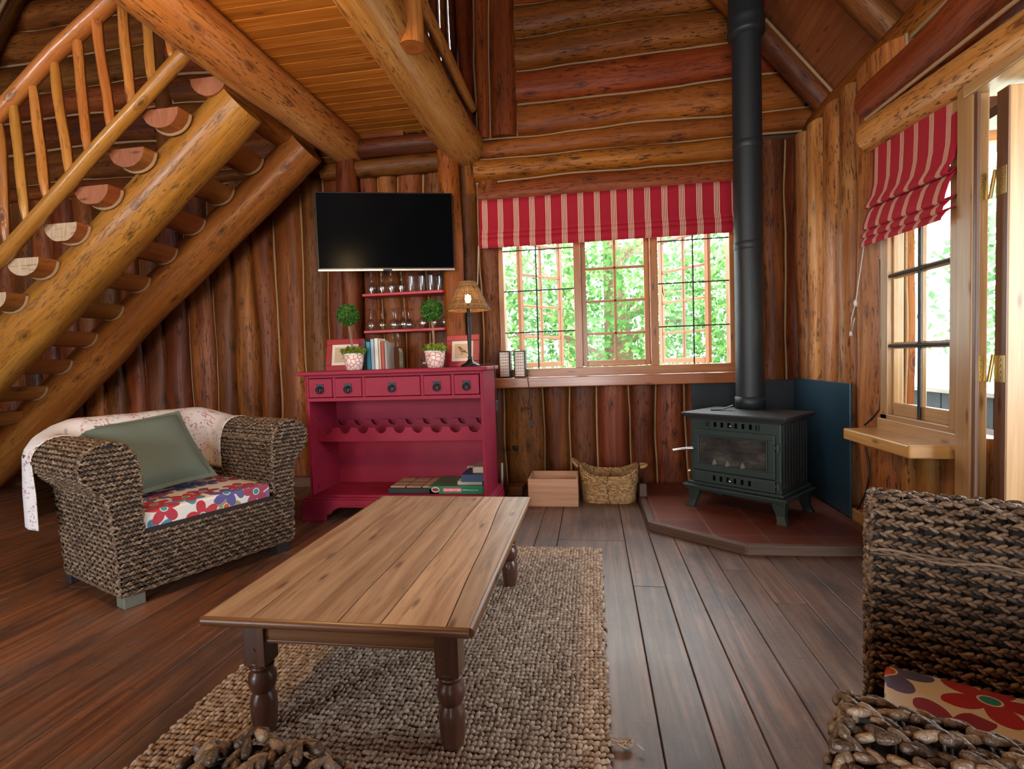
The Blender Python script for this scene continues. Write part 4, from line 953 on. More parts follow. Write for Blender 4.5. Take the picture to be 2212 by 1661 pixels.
# ------------------------------------------------------------------ on and under the windowsill
for px, lb in ((1091.5, 'left one of the two LED lanterns on the windowsill'), (1124, 'right one of the two LED lanterns on the windowsill')):
    t = thing('led_lantern', lb, 'lantern', (at(px, 800, 'y', 4.36).x, 4.37, .948), R_(-4), 'LED lanterns on the windowsill')
    m = MB(); m.box(-.050, .050, -.03, .04, 0, .225); m.build('housing', M['black'], t, bevel=.004)
    m = MB(); m.box(-.038, .038, -.0325, -.028, .012, .213); m.build('reflector', M['led'], t)
    m = MB()
    for i in range(4):
        for j in range(8): m.lathe([(0, -.006), (.005, -.004), (.008, 0)], seg=8, M=Matrix.Translation((-.0285+i*.019, -.0325, .028+j*.0243)) @ Matrix.Rotation(R_(90), 4, 'X') @ Matrix.Scale(-1, 4, (0, 0, 1)))
    m.build('led_cups', M['led_cup'], t)
x_ = at(1141, 820, 'y', 4.28).x
pc = thing('lantern_cord', 'thin black cord with a two pin plug dangling below the windowsill', 'cord', (x_, 4.29, .54))
cable('cord', [(x_-.02, 4.40, .97), (x_-.0, 4.33, .957), (x_-.005, 4.287, .93), (x_+.01, 4.29, .80), (x_-.01, 4.29, .73), (x_+.02, 4.30, .70), (x_-.05, 4.29, .675), (x_-.07, 4.29, .69), (x_+.0, 4.285, .695), (x_+.02, 4.29, .66), (x_+.015, 4.29, .60)], M['cable'], .0028, pc)
m = MB(); m.prism([(-.010, .0), (.010, .0), (.017, -.03), (.017, -.05), (-.017, -.05), (-.017, -.03)], -.008, .008, 'xz', Matrix.Translation((x_+.013, 4.29, .60))); m.tube([(x_+.005, 4.29, .55), (x_+.005, 4.29, .533)], .003, 6); m.tube([(x_+.021, 4.29, .55), (x_+.021, 4.29, .533)], .003, 6); m.build('plug', M['cable'], pc, world=True)
# crate
cr_ = thing('crate', 'open pine crate standing on the floor between the sideboard and the basket', 'crate', (-.31, 4.0, 0))
w_, d_, h_, tk = .37, .30, .205, .012; m = MB()

for nm, bx in (('long_board', (-w_/2, w_/2, -d_/2, -d_/2+tk)), ('long_board', (-w_/2, w_/2, d_/2-tk, d_/2)), ('end_board', (-w_/2, -w_/2+tk, -d_/2+tk, d_/2-tk)), ('end_board', (w_/2-tk, w_/2, -d_/2+tk, d_/2-tk))):
    m = MB(); m.box(*bx, 0, h_); m.build(nm, M['crate'], cr_, bevel=.002)
m = MB(); m.box(-w_/2+tk, w_/2-tk, -d_/2+tk, d_/2-tk, .005, .015); m.build('base', M['crate'], cr_)
m = MB(); m.box(-.70, -.58, 4.15, 4.30, 0, .07); tag(m.build('wood_block', M['sill'], bevel=.004), 'small red brown wooden block on the floor behind the sideboard corner', 'block')
m = MB(); m.tube([at(1084, 1000, 'y', 4.3), at(1084.5, 1046, 'y', 4.3), at(1079, 1060, 'y', 4.2)], .011, 8); tag(m.build('white_conduit', M['white']), 'white cable conduit running down the wall right of the sideboard', 'conduit')
# basket
bk_ = thing('basket', 'woven straw basket with two rope handles beside the stove hearth', 'basket', (.108, 4.10, 0), R_(-3))
P, A, N = [], [], []
def bas(q, h):       # rounded rectangle, flaring a little
    e = 2/3.4; k = 1+.10*h/.24; c, s = math.cos(q), math.sin(q)
    return Vector((.192*k*math.copysign(abs(c)**e, c), .155*k*math.copysign(abs(s)**e, s), h))
rows = 10
for r in range(rows):
    q = 0
    while q < 2*PI:
        dip = .035*math.cos(2*q)*1; h = (.012+.0235*r)*(1+.16*math.cos(2*q)*(r/rows))
        p = bas(q, h); T = (bas(q+.02, h)-bas(q-.02, h)); ln = T.length/.04; T.normalize(); nn = T.cross(Vector((0, 0, 1)))
        for s_ in (1, -1): P.append(p+nn*.003+Vector((0, 0, s_*.0055))); A.append(T+Vector((0, 0, .55*s_))); N.append(nn)
        q += .0175/max(ln, .05)
lumps('weave', M['basket'], P, A, N, .0165, .0075, .008, bk_)
m = MB(); m.grid(lambda u, v: bas(u*2*PI, .003+v*.235*(1+.16*math.cos(4*PI*u)))*1-Vector((0, 0, .0)), 48, 4); m.grid(lambda u, v: Vector((*(bas(u*2*PI, .004).xy*v), .004)), 48, 2); m.build('lining', M['jute_base'], bk_)
for s_ in (-1, 1):
    m = MB(); m.tube([(s_*(.235+.05*math.sin(q)), -.06*math.cos(q), .255+.05*math.sin(q)*(1 if s_ < 0 else .15)) for q in np.linspace(0, PI, 12)], .011, 8, wob=.3); m.build('handle', M['basket'], bk_)

# ================================================================== the wood stove on its hearth
he = thing('hearth', 'low red tiled hearth slab with a worn timber edge under the stove', 'hearth', (.95, 3.7, 0))
hp = [(.344, 4.40), (.344, 3.348), (.803, 2.965), (1.56, 2.985), (1.56, 4.40)]
m = MB(); m.prism(hp, 0, .046); m.build('tile_slab', M['tile'], he, world=True)
m = MB()
for (a, b), (c, d) in zip(hp[:3], hp[1:4]):
    L = math.hypot(c-a, d-b); an = math.atan2(d-b, c-a); m.box(-.006, L+.010, -.022, .022, 0, .056, Matrix.Translation((a, b, 0)) @ Matrix.Rotation(an, 4, 'Z'))
m.build('timber_edge', M['hearth_edge'], he, bevel=.006, world=True)
m = MB(); m.box(.325, .375, 3.93, 3.97, .056, .15); m.build('end_block', M['hearth_edge'], he, bevel=.004, world=True)
m = MB(); m.box(.79, 1.57, 4.40, 4.412, .05, .872); sh1 = m.build('heat_shield', M['shield_dark'], bevel=.002); tag(sh1, 'dark steel heat shield sheet on the wall behind the stove, under the windowsill end', 'heat shield')
m = MB(); m.box(1.562, 1.572, 3.50, 4.385, .05, .885)
for y_, z_ in ((3.92, .55), (3.70, .54), (3.92, .3)): m.tube([(1.563, y_, z_), (1.559, y_, z_)], .006, 8)
tag(m.build('heat_shield', M['shield'], bevel=.002), 'heat shield sheet with painted blue sheen on the door wall right of the stove', 'heat shield')
ang = math.atan2(-.396, .455); stv = thing('wood_stove', 'dark green cast iron wood stove with a glazed door on four legs', 'stove', (1.015, 3.69, .046), ang)
# local frame: +x along the front to the right, -y towards the room
SW, SD, ZB, ZT_ = .60, .40, .165, .63
m = MB(); m.box(-SW/2, SW/2, -SD/2, SD/2, ZB, ZT_); m.build('firebox', M['stove'], stv, bevel=.006)
m = MB()
for i in range(9): m.box(SW/2, SW/2+.006, -SD/2+.03+i*.042, -SD/2+.05+i*.042, ZB+.05, ZT_-.03)
m.build('side_ribs', M['stove_dark'], stv, bevel=.002)
m = MB(); e = .045
for k, (ex, z0, z1) in enumerate(((e, .638, .656), (e-.012, .626, .638), (e-.028, .612, .626))): m.box(-SW/2-ex, SW/2+ex, -SD/2-ex, SD/2+ex*.6, z0, z1)
m.build('top_plate', M['stove_dark'], stv, bevel=.005)
m = MB()
for ex, z0, z1 in ((.02, .165, .185), (.045, .145, .165), (.03, .13, .145)): m.box(-SW/2-ex, SW/2+ex, -SD/2-ex, SD/2+ex*.4, z0, z1)
m.build('ash_ledge', M['stove'], stv, bevel=.006)
for lx_ in (-1, 1):
    for ly_ in (-1, 1):
        m = MB(); c = Vector((lx_*(SW/2-.02), ly_*(SD/2-.03), 0)); pr = []
        V = []
        for z_, s_, o_ in ((.14, .043, 0), (.10, .037, .004), (.05, .026, .012), (.02, .027, .022), (0, .032, .026)):
            for dx, dy in ((-1, -1), (1, -1), (1, 1), (-1, 1)): V.append(c+Vector((lx_*o_+dx*s_, ly_*o_+dy*s_*.8, z_)))
        F = [(i*4+j, i*4+(j+1) % 4, (i+1)*4+(j+1) % 4, (i+1)*4+j) for i in range(4) for j in range(4)]+[(16, 17, 18, 19)]
        m.add(V, F); m.build('leg', M['stove'], stv, bevel=.004)
yf = -SD/2
m = MB(); dx0, dx1, dz0, dz1 = -.275, .272, .27, .545
m.box(dx0, dx1, yf-.022, yf-.002, dz0, dz0+.045); m.box(dx0, dx1, yf-.022, yf-.002, dz1-.040, dz1); m.box(dx0, dx0+.045, yf-.022, yf-.002, dz0+.04, dz1-.035); m.box(dx1-.045, dx1, yf-.022, yf-.002, dz0+.04, dz1-.035)
m.box(dx0, dx1, yf-.022, yf-.002, .188, .266)
door = m.build('fire_door', M['stove'], stv, bevel=.006)
m = MB(); i0, i1, j0, j1 = dx0+.043, dx1-.043, dz0+.043, dz1-.038
for a, b, c, d in ((i0, i1, j0, j0+.008), (i0, i1, j1-.008, j1), (i0, i0+.008, j0, j1), (i1-.008, i1, j0, j1)): m.box(a, b, yf-.028, yf-.012, c, d)
m.build('door_bead', M['stove'], door, bevel=.003)
m = MB(); m.box(i0, i1, yf-.012, yf-.006, j0, j1); m.build('glass', M['soot'], door)
m = MB()
for x_ in (-.12, -.03, .07): m.lathe([(.018, 0), (.012, .02), (.004, .035), (0, .038)], (x_, yf-.014, j0+.004), 8)
m.build('log_guard', M['ash'], door)
for zc_ in (.582, .228):
    for i in range(8):
        m = MB(); x_ = -.165+i*.047
        if i in (0, 7): 
            for a, b, c, d in ((x_-.010, x_+.010, -.018, -.014), (x_-.010, x_+.010, .014, .018), (x_-.010, x_-.007, -.018, .018), (x_+.007, x_+.010, -.018, .018)): m.box(a, b, yf-.025, yf-.02 if zc_ < .4 else yf-.003, zc_+c, zc_+d)
        else: m.box(x_-.008, x_+.008, yf-.0255 if zc_ < .4 else yf-.006, yf-.0, zc_-.016, zc_+.016)
        o_ = m.build('air_vent', M['stove'] if i in (0, 7) else M['void'], stv if zc_ > .4 else door, bevel=.001, seg=1)
    m = MB(); yy = yf-.022 if zc_ < .4 else yf-.004
    m.tube([(0, yy, zc_), (0, yy-.018, zc_)], .004, 8); m.lathe([(0, 0), (.008, .002), (.011, .009), (.008, .016), (0, .018)], seg=12, M=Matrix.Translation((0, yy-.014, zc_)) @ Matrix.Rotation(R_(90), 4, 'X')); m.build('knob', M['chrome'], stv)
m = MB(); m.tube([(dx0+.02, yf-.02, .415), (dx0+.02, yf-.05, .415)], .009, 10); m.tube([(dx0+.02, yf-.045, .415), (dx0-.03, yf-.075, .41), (dx0-.10, yf-.10, .395)], .0095, 12); m.build('handle', M['chrome'], door)
m = MB(); m.tube([(-SW/2+.002, yf-.012, .25), (-SW/2-.012, yf-.02, .25)], .008, 8); m.build('catch', M['chrome'], door)
for z_ in (.47, .235):
    m = MB(); m.tube([(.288, yf-.018, z_-.022), (.288, yf-.018, z_+.022)], .010, 10); m.box(.262, .288, yf-.026, yf-.014, z_-.009, z_+.009); m.build('hinge', M['stove'], door)
ft = MB(); Mt = Matrix.Translation((-.17, -.02, .6575)) @ Matrix.Rotation(R_(35), 4, 'Z')
ft.box(-.07, .0, -.014, .014, 0, .008, Mt); ft.box(0, .085, -.02, .02, 0.0, .006, Mt @ Matrix.Rotation(R_(-22), 4, 'Y')); ob = ft.build('lid_lifter', M['iron'], stv, bevel=.002)
ob.parent = None; ob.matrix_basis = stv.matrix_basis.copy(); tag(ob, 'flat black iron lid lifter lying on top of the stove', 'tool')
# flue
px_, py_ = 1.095, 3.90
fp = thing('flue_pipe', 'tall black flue pipe rising from the stove top to the roof', 'flue', (px_, py_, .703))
m = MB(); m.lathe([(.094, 0), (.094, 2.55)], (0, 0, 0), 32); m.build('pipe', M['flue'], fp)
m = MB(); m.lathe([(.094, 0), (.101, .0), (.101, .08), (.094, .084)], (0, 0, 0), 32); m.build('base_collar', M['flue'], fp)
for z_ in (1.10, 1.78):
    m = MB(); m.lathe([(.094, z_), (.0965, z_+.002), (.0965, z_+.05), (.094, z_+.054)], (0, 0, 0), 32); m.build('joint_band', M['flue'], fp)
m = MB(); m.lathe([(.094, 2.53), (.118, 2.545), (.122, 2.56), (.118, 2.575), (.118, 2.62), (.122, 2.64), (.118, 2.66), (.114, 2.67), (.114, 3.4)], (0, 0, 0), 32); m.build('upper_sleeve', M['flue'], fp)

# ================================================================== roman blinds
def blind(name, label, u0, u1, prof, mapf, mat, sag=0, cord=None, n=60):
    t = thing(name, label, 'blind', mapf((u0+u1)/2, 0, prof[-1][1])); m = MB(); nv = len(prof)-1; acc = [0]
    for a, b in zip(prof, prof[1:]): acc.append(acc[-1]+math.dist(a, b))
    def fn(a, b):
        u = u0+(u1-u0)*a; j = round(b*nv); d, z = prof[j]
        return mapf(u, d+.004*noise.noise((u*3, z*4, 1)), z+sag*a*(1 if j > 2 else 0)*0-.0)
    m.grid(fn, n, nv, uvf=lambda a, b: ((u1-u0)*a, acc[round(b*nv)])); o = m.build('fabric', mat, t, world=True, solid=.003)
    return t
# cross-section: (distance into the room, height), folds stepping out below
pb = [(.03, 2.438), (.035, 2.40), (.035, 2.30), (.037, 2.20), (.058, 2.168), (.052, 2.155), (.018, 2.168), (.02, 2.172), (.066, 2.150), (.072, 2.125), (.064, 2.112), (.03, 2.124), (.03, 2.128), (.076, 2.106), (.078, 2.07), (.060, 2.038), (.05, 2.036)]
bl = blind('roman_blind', 'wide red and cream striped roman blind above the window', -.905, 1.20, pb, lambda u, d, z: Vector((u, 4.42-d, z)), M['stripe_back'])
m = MB(); m.tube([(-.915, 4.36, 2.06), (-.925, 4.33, 1.75), (-1.0, 4.27, 1.46)], .0035, 6); m.build('pull_cord', M['cord'], bl, world=True)
ps = [(.02, 2.26), (.02, 2.1), (.024, 1.98), (.04, 1.915), (.068, 1.872), (.072, 1.858), (.060, 1.850), (.02, 1.885), (.005, 1.90), (.02, 1.88), (.06, 1.82), (.078, 1.765), (.082, 1.742), (.070, 1.733), (.03, 1.76), (.015, 1.765), (.05, 1.745), (.086, 1.712), (.090, 1.695), (.078, 1.687), (.04, 1.71), (.03, 1.71), (.07, 1.695), (.095, 1.665), (.097, 1.640)]
bs_ = blind('roman_blind', 'short red striped roman blind hanging unevenly over the window by the door', 0, .69, ps, lambda u, d, z: Vector((1.585-d*.9, 3.235-u, z+(.02-.035*u/.66 if 1.66 < z < 1.95 else .02-.02*u/.66))), M['stripe_side'], n=24)
m = MB(); q1 = at(1868, 520, 'x', 1.57); q2 = at(1848, 655, 'x', 1.57); q3 = at(1838, 720, 'x', 1.565)
m.tube([(1.56, 3.235, 1.86), q1, q2], .003, 6); m.tube([q2, (q2+q3)/2+Vector((0, .02, 0)), q3, (q2+q3)/2-Vector((0, .02, 0))], .003, 6); m.build('pull_cord', M['white'], bs_, world=True)
m = MB(); m.lathe([(0, -.02), (.008, -.02), (.012, 0), (.006, .02), (0, .02)], q2, 10); m.lathe([(0, -.015), (.009, -.015), (.006, .012), (0, .015)], q3, 10); m.build('cord_toggle', M['white'], bs_, world=True)
# shelf under the side window and the black cable
m = MB(); zt = .655; a_ = [at(*p, 'z', zt) for p in ((1821, 924), (1963, 962), (2051, 963))]
a_ = [(a_[0].x, a_[0].y), (a_[1].x, a_[1].y), (a_[2].x, a_[2].y)]
m.prism([(1.60, a_[0][1]+.0), a_[0], a_[1], a_[2], (1.60, a_[2][1])], zt-.062, zt); tag(m.build('wall_shelf', M['shelf_wood'], bevel=.008), 'thick pale timber shelf with a clipped corner below the window by the door', 'shelf')
cc = [at(1901, 560, 'x', 1.585), at(1903, 700, 'x', 1.585), at(1902, 860, 'x', 1.585), at(1893, 893, 'x', 1.575), at(1868, 918, 'x', 1.57)]
cable('cable', cc, M['cable'], .005, None, 'black cable running down beside the side window to the shelf', 'cable')
cc = [at(1870, 965, 'x', 1.575), at(1876, 1000, 'x', 1.575), at(1877, 1035, 'x', 1.57), at(1868, 1070, 'x', 1.565), at(1852, 1100, 'x', 1.56)]
cable('cable', cc, M['cable'], .006, None, 'black cable looping down the wall below the timber shelf', 'cable')

# ================================================================== rug and coffee table
RX0, RX1, RY0, RY1 = -1.30, .025, .72, 2.975
P, A, N = [], [], []
nx, ny = 84, 104
for i in range(nx):
    for j in range(ny):
        x = RX0+(RX1-RX0)*(i+.5)/nx+.003*noise.noise((j*.6, i*.1, 2))+RNG.normal()*.0012; y = RY0+(RY1-RY0)*(j+.5)/ny+.006*noise.noise((i*.25, j*.1, 7))+RNG.normal()*.0016
        if i in (0, nx-1): x += RNG.normal()*.004
        P.append((x, y, .010+.002*noise.noise((x*9, y*9, 0)))); s = RNG.normal()*.35; A.append((.75+s, .55, .22+RNG.normal()*.25)); N.append((RNG.normal()*.15, RNG.normal()*.15, 1))
rug = thing('rug', 'natural knotted jute rug lying under the coffee table', 'rug', (0, 0, 0))
lumps('pile', M['jute'], P, A, N, .0118, .0085, .0075, rug, .2)
m = MB(); m.box(RX0+.003, RX1-.003, RY0+.003, RY1-.003, .001, .006); m.build('backing', M['jute_base'], rug)
P, A, N = [], [], []
c0 = at(1352, 1607, 'z', .01)
for i in range(26): P.append(c0+Vector((RNG.normal()*.016-.012*(i % 3), RNG.normal()*.008, .004+.003*RNG.random()))); A.append((1, RNG.normal()*.6, RNG.normal()*.2)); N.append((0, 0, 1))
tag(lumps('jute_tuft', M['jute'], P, A, N, .016, .0022, .0022), 'loose frayed tuft of jute on the boards beside the rug edge', 'fibre tuft')

TX0, TX1, TY0, TY1, TZ = -1.095, -.330, 1.290, 2.575, .412
tb = thing('coffee_table', 'low pine plank coffee table with dark turned legs standing on the rug', 'coffee table', ((TX0+TX1)/2, (TY0+TY1)/2, .012))
off = Vector(tb.matrix_basis.translation)
m = MB(); sm_ = [(TX0, TX0), (-.948, -.952), (-.690, -.698), (-.572, -.560), (-.395, -.455), (TX1, TX1)]
for (a0, a1), (b0, b1) in zip(sm_, sm_[1:]):
    n = 18; top = []; o = random.uniform(0, 20); ti = random.random(); V = []; UV = []
    def wv(k0, k1, t, edge): return k0+(k1-k0)*t+(0 if edge else .007*noise.noise((k0*31, t*3.0, 4)))
    for j in range(n+1):
        t = j/n; y = TY0+(TY1-TY0)*t; xa = wv(a0, a1, t, a0 == TX0)+.002; xb = wv(b0, b1, t, b0 == TX1)-.002
        for x, z in ((xa, TZ-.024), (xb, TZ-.024), (xb, TZ), (xa, TZ)): V.append((x, y, z)); UV.append((y+o, x+o+(0 if z > TZ-.01 else .5)))
    F = [(j*4+k, j*4+(k+1) % 4, (j+1)*4+(k+1) % 4, (j+1)*4+k) for j in range(n) for k in range(4)]+[(0, 3, 2, 1), (n*4, n*4+1, n*4+2, n*4+3)]
    m.add(V, F, UV, tint=ti)
m.build('tabletop', M['table_top'], tb, world=True)
m = MB()       # rounded edge moulding
eg = [(TX0, TY0), (TX1, TY0), (TX1, TY1), (TX0, TY1)]
for (a, b), (c, d) in zip(eg, eg[1:]+eg[:1]): m.tube([(a, b, TZ-.0135), (c, d, TZ-.0135)], .0135, 10)
m.box(TX0+.003, TX1-.003, TY0+.003, TY1-.003, TZ-.026, TZ-.018)
m.build('edge_moulding', M['table_apron'], tb, world=True)
LX = (-1.0, -.418); LY = (1.398, 2.46)
for a, b, c, d in ((LX[0]+.03, LX[1]-.03, LY[0]-.022, LY[0]+.002), (LX[0]+.03, LX[1]-.03, LY[1]-.002, LY[1]+.022), (LX[0]-.022, LX[0]+.002, LY[0]+.03, LY[1]-.03), (LX[1]-.002, LX[1]+.022, LY[0]+.03, LY[1]-.03)):
    m = MB(); m.box(a, b, c, d, TZ-.112, TZ-.026)
    if b-a > .3: m.box(a, b, c-.003, d+.003, TZ-.117, TZ-.108)
    else: m.box(a-.003, b+.003, c, d, TZ-.117, TZ-.108)
    m.build('apron', M['table_apron'], tb, bevel=.002, world=True)
prof = [(0, 0), (.030, 0), (.032, .006), (.037, .05), (.0385, .085), (.036, .108), (.028, .122), (.027, .126), (.034, .130), (.0385, .145), (.041, .160), (.038, .178), (.030, .190), (.030, .193), (.0345, .198), (.036, .203), (.033, .208), (.029, .210), (.033, .213), (.036, .217), (.036, .221), (.030, .224), (.0, .226)]
for i, x in enumerate(LX):
    for y in LY:
        m = MB(); m.lathe([(r, z+.012) for r, z in prof], (x, y, 0), 28); m.box(x-.034, x+.034, y-.034, y+.034, .225, TZ-.026)
        for z_ in (.275, .355): m.tube([(x, y-.033, z_), (x, y-.0365, z_)], .005, 8)
        m.build('leg', M['table_leg'], tb, bevel=.002, world=True)

# ================================================================== woven armchairs
HW, FY, BY, CR = .345, -.40, .235, .035      # inner half width, front line, inner back line, corner radius
def path_pt(s):
    """inner line of the U-shaped arms and back: returns point, outward normal, fraction of 'back'"""
    L1 = BY-CR-FY; La = CR*PI/2; L2 = 2*(HW-CR)
    if s < L1: return Vector((-HW, FY+s, 0)), Vector((-1, 0, 0)), 0
    s -= L1
    if s < La:
        a = s/CR; return Vector((-HW+CR-CR*math.cos(a), BY-CR+CR*math.sin(a), 0)), Vector((-math.cos(a), math.sin(a), 0)), a/(PI/2)
    s -= La
    if s < L2: return Vector((-HW+CR+s, BY, 0)), Vector((0, 1, 0)), 1
    s -= L2
    if s < La:
        a = s/CR; return Vector((HW-CR+CR*math.sin(a), BY-CR+CR*math.cos(a), 0)), Vector((math.sin(a), math.cos(a), 0)), 1-a/(PI/2)
    s -= La
    return Vector((HW, BY-CR-s, 0)), Vector((1, 0, 0)), 0
LT = 2*(BY-CR-FY)+CR*PI+2*(HW-CR)
ctl = [(0, .30), (0, .45), (-.002, .59), (.004, .665), (.022, .722), (.058, .762), (.110, .778), (.165, .768), (.208, .735), (.230, .685), (.220, .632), (.186, .588), (.150, .556), (.130, .51), (.120, .42), (.110, .25), (.102, .065)]
def cr(P, t):
    n = len(P)-1; i = min(int(t), n-1); f = t-i; p = [P[max(0, min(n, i+k))] for k in (-1, 0, 1, 2)]
    return tuple(.5*(2*p[1][c]+(p[2][c]-p[0][c])*f+(2*p[0][c]-5*p[1][c]+4*p[2][c]-p[3][c])*f*f+(3*p[1][c]-p[0][c]-3*p[2][c]+p[3][c])*f**3) for c in (0, 1))
PR = [cr(ctl, (len(ctl)-1)*i/160) for i in range(161)]
PL = [0]
for a, b in zip(PR, PR[1:]): PL.append(PL[-1]+math.dist(a, b))
def prof_at(l):
    i = min(range(len(PL)-1), key=lambda k: 0 if PL[k] <= l <= PL[k+1] else 1); f = (l-PL[i])/(PL[i+1]-PL[i]) if PL[i+1] > PL[i] else 0
    return (PR[i][0]+(PR[i+1][0]-PR[i][0])*f, PR[i][1]+(PR[i+1][1]-PR[i][1])*f), (PR[i+1][0]-PR[i][0], PR[i+1][1]-PR[i][1])
def sweep(s, l, out=0):
    p, n, bk = path_pt(s); (o, z), (do, dz) = prof_at(l); q = math.hypot(do, dz) or 1
    lift = .066*(bk*bk*(3-2*bk))*max(0, min(1, (z-.45)/.25))
    nn = n*(-dz/q*1)+Vector((0, 0, do/q))          # outward surface normal
    nn = n*(-(dz/q))+Vector((0, 0, do/q))
    return p+n*o+Vector((0, 0, z+lift))-(-nn)*out, nn
PITCH = .0226; PH = [0]
def make_weave():
    P, A, N = [], [], []
    def braid(pf, s0, s1):
        PH[0] += 2.45; s = s0+random.uniform(0, .01); k = 0
        while s < s1:
            p, nn = pf(s); p2, _ = pf(min(s+.004, s1+.004)); T = p2-p
            if T.length < 1e-6: s += .0075; continue
            ln = T.length/.004; T.normalize(); B = nn.cross(T); sg = 1 if k % 2 else -1
            wv_ = .0046*math.sin(s*2*PI/.058+PH[0]); P.append(p+nn*(.004+wv_)+B*(.0030*sg)); A.append(T+B*(.44*sg)+nn*(.0048*2*PI/.058*math.cos(s*2*PI/.058+PH[0])*.8)); N.append(nn+B*.25*sg); k += 1; s += .0082/max(.6, ln)
    rows = int(PL[-1]/PITCH)
    for r in range(rows):
        l = PITCH*(r+.5); (o, z), _ = prof_at(l)
        if o < .01 and z < .36: continue
        braid(lambda s: sweep(min(s, LT-1e-4), l), 0, LT)
    # front faces of the arms and the panel below the seat
    def chord(z):
        xs_ = []
        for a, b in zip(PR, PR[1:]):
            if (a[1]-z)*(b[1]-z) <= 0 and a[1] != b[1]: xs_.append(a[0]+(b[0]-a[0])*(z-a[1])/(b[1]-a[1]))
        return (min(xs_) if z > .31 else 0., max(xs_)) if xs_ else None
    z = .075
    while z < .775:
        c = chord(z); nf = Vector((0, -1, 0))
        if c:
            if z < .345: braid(lambda s: (Vector((s, FY-.002, z)), nf), -HW-c[1], HW+c[1])
            else:
                for sg in (-1, 1): 
                    a, b = (-HW-c[1], -HW-c[0]) if sg < 0 else (HW+c[0], HW+c[1])
                    braid(lambda s: (Vector((s, FY-.002, z)), nf), a, b)
        z += PITCH
    for sg in (-1, 1):                          # braid along the rim of each arm front
        def rim(l, sg=sg):
            (o, z), (do, dz) = prof_at(min(l, PL[-1]-1e-4)); q = math.hypot(do, dz) or 1
            return Vector((sg*(HW+o), FY+.002, z)), (Vector((sg*-dz/q, -.7, do/q))).normalized()
        braid(rim, .06, PL[-1])
    return P, A, N
WP, WA, WN = make_weave()
def make_chair(label, loc, rz):
    t = thing('armchair', label, 'armchair', loc, rz, 'woven seagrass armchairs')
    lumps('weave', M['seagrass'], WP, WA, WN, .0118, .0049, .0054, t)
    m = MB(); nl = 60; ns = 70
    m.grid(lambda a, b: sweep(min(a*LT, LT-1e-4), b*PL[-1], -.004)[0], ns, nl)
    top = [(o, z) for o, z in PR[20:]]
    for sg in (-1, 1):
        pts = [(sg*(HW+o), z) for o, z in PR[::4]]+[(sg*(HW-.0), .065)]
        if sg < 0: pts = pts[::-1]
        m.prism(pts, FY+.003, FY+.02, 'xz')
    m.box(-HW-.02, HW+.02, FY+.003, FY+.02, .065, .35); m.box(-HW, HW, FY+.01, BY, .30, .335)
    m.box(-HW-.07, HW+.07, FY+.015, BY+.06, .062, .072)
    m.build('core', M['dark_weave'], t)
    m = MB()
    for s0, s1, l in ((.02, LT-.02, PL[-1]-.012), ):
        for k in (0, 1):
            m.tube([sweep(min(s0+(s1-s0)*i/90, LT-1e-4), l+.005*math.sin(i*.9+PI*k), .009)[0] for i in range(91)], .0032, 5)
    for k in (0, 1): m.tube([(-HW-.10+(2*HW+.20)*i/60, FY-.010, .068+.004*math.sin(i*.9+PI*k)) for i in range(61)], .0032, 5)
    for lz in (.44, ):
        lq = next(l for l, p in zip(PL, PR) if p[0] > .1 and p[1] < .56)
        for k in (0, 1): m.tube([sweep(min(LT*i/110, LT-1e-4), lq+.004*math.sin(i*.9+PI*k), .009)[0] for i in range(111)], .0032, 5)
        lq = next(l for l, p in zip(PL, PR) if p[1] > .672)
        for k in (0, 1, 2): m.tube([sweep(min(LT*i/110, LT-1e-4), lq+.006*math.sin(i*.7+PI*k*.67), .010)[0] for i in range(111)], .0036, 5)
    m.build('twisted_cord', M['seagrass'], t)
    m = MB()
    for i in range(int(LT/.034)):               # the dark uprights the braid is woven on
        s = .02+i*.034
        if s > LT-.01: break
        for e in (-.003, .003): m.tube([sweep(s+e, PL[-1]*j/40, -.001)[0] for j in range(3, 41)], .0022, 4, caps=False)
    m.build('frame_rods', M['leg_dark'], t)
    for a, b, mt in ((-1, -1, 'leg_lit'), (1, -1, 'leg_dark'), (-1, 1, 'leg_dark'), (1, 1, 'leg_dark')):
        m = MB(); cx, cy = a*(HW+.045), (FY+.05 if b < 0 else BY+.03); m.box(cx-.045, cx+.045, cy-.04, cy+.04, 0, .064); m.build('leg', M[mt], t, bevel=.003)
    return t
ch1 = make_chair('seagrass armchair under the stairs with a floral throw and a green pillow', (-2.354, 2.632, 0), R_(66.8))
def cpc(loc, rz, label):
    c = copy_tree(ch1); c.matrix_basis = Matrix.Translation(loc) @ Matrix.Rotation(rz, 4, 'Z') @ Matrix.Scale(.975, 4, (0, 0, 1)); c['label'] = label; return c
RC = (Vector((.787, .735, 0)), R_(-117)); FC = (Vector((-.765, .022, 0)), R_(180))
cpc(*RC, 'seagrass armchair at the right edge with a red flowered seat and no throw')
cpc(*FC, 'seagrass armchair at the bottom edge showing only the top of one arm')
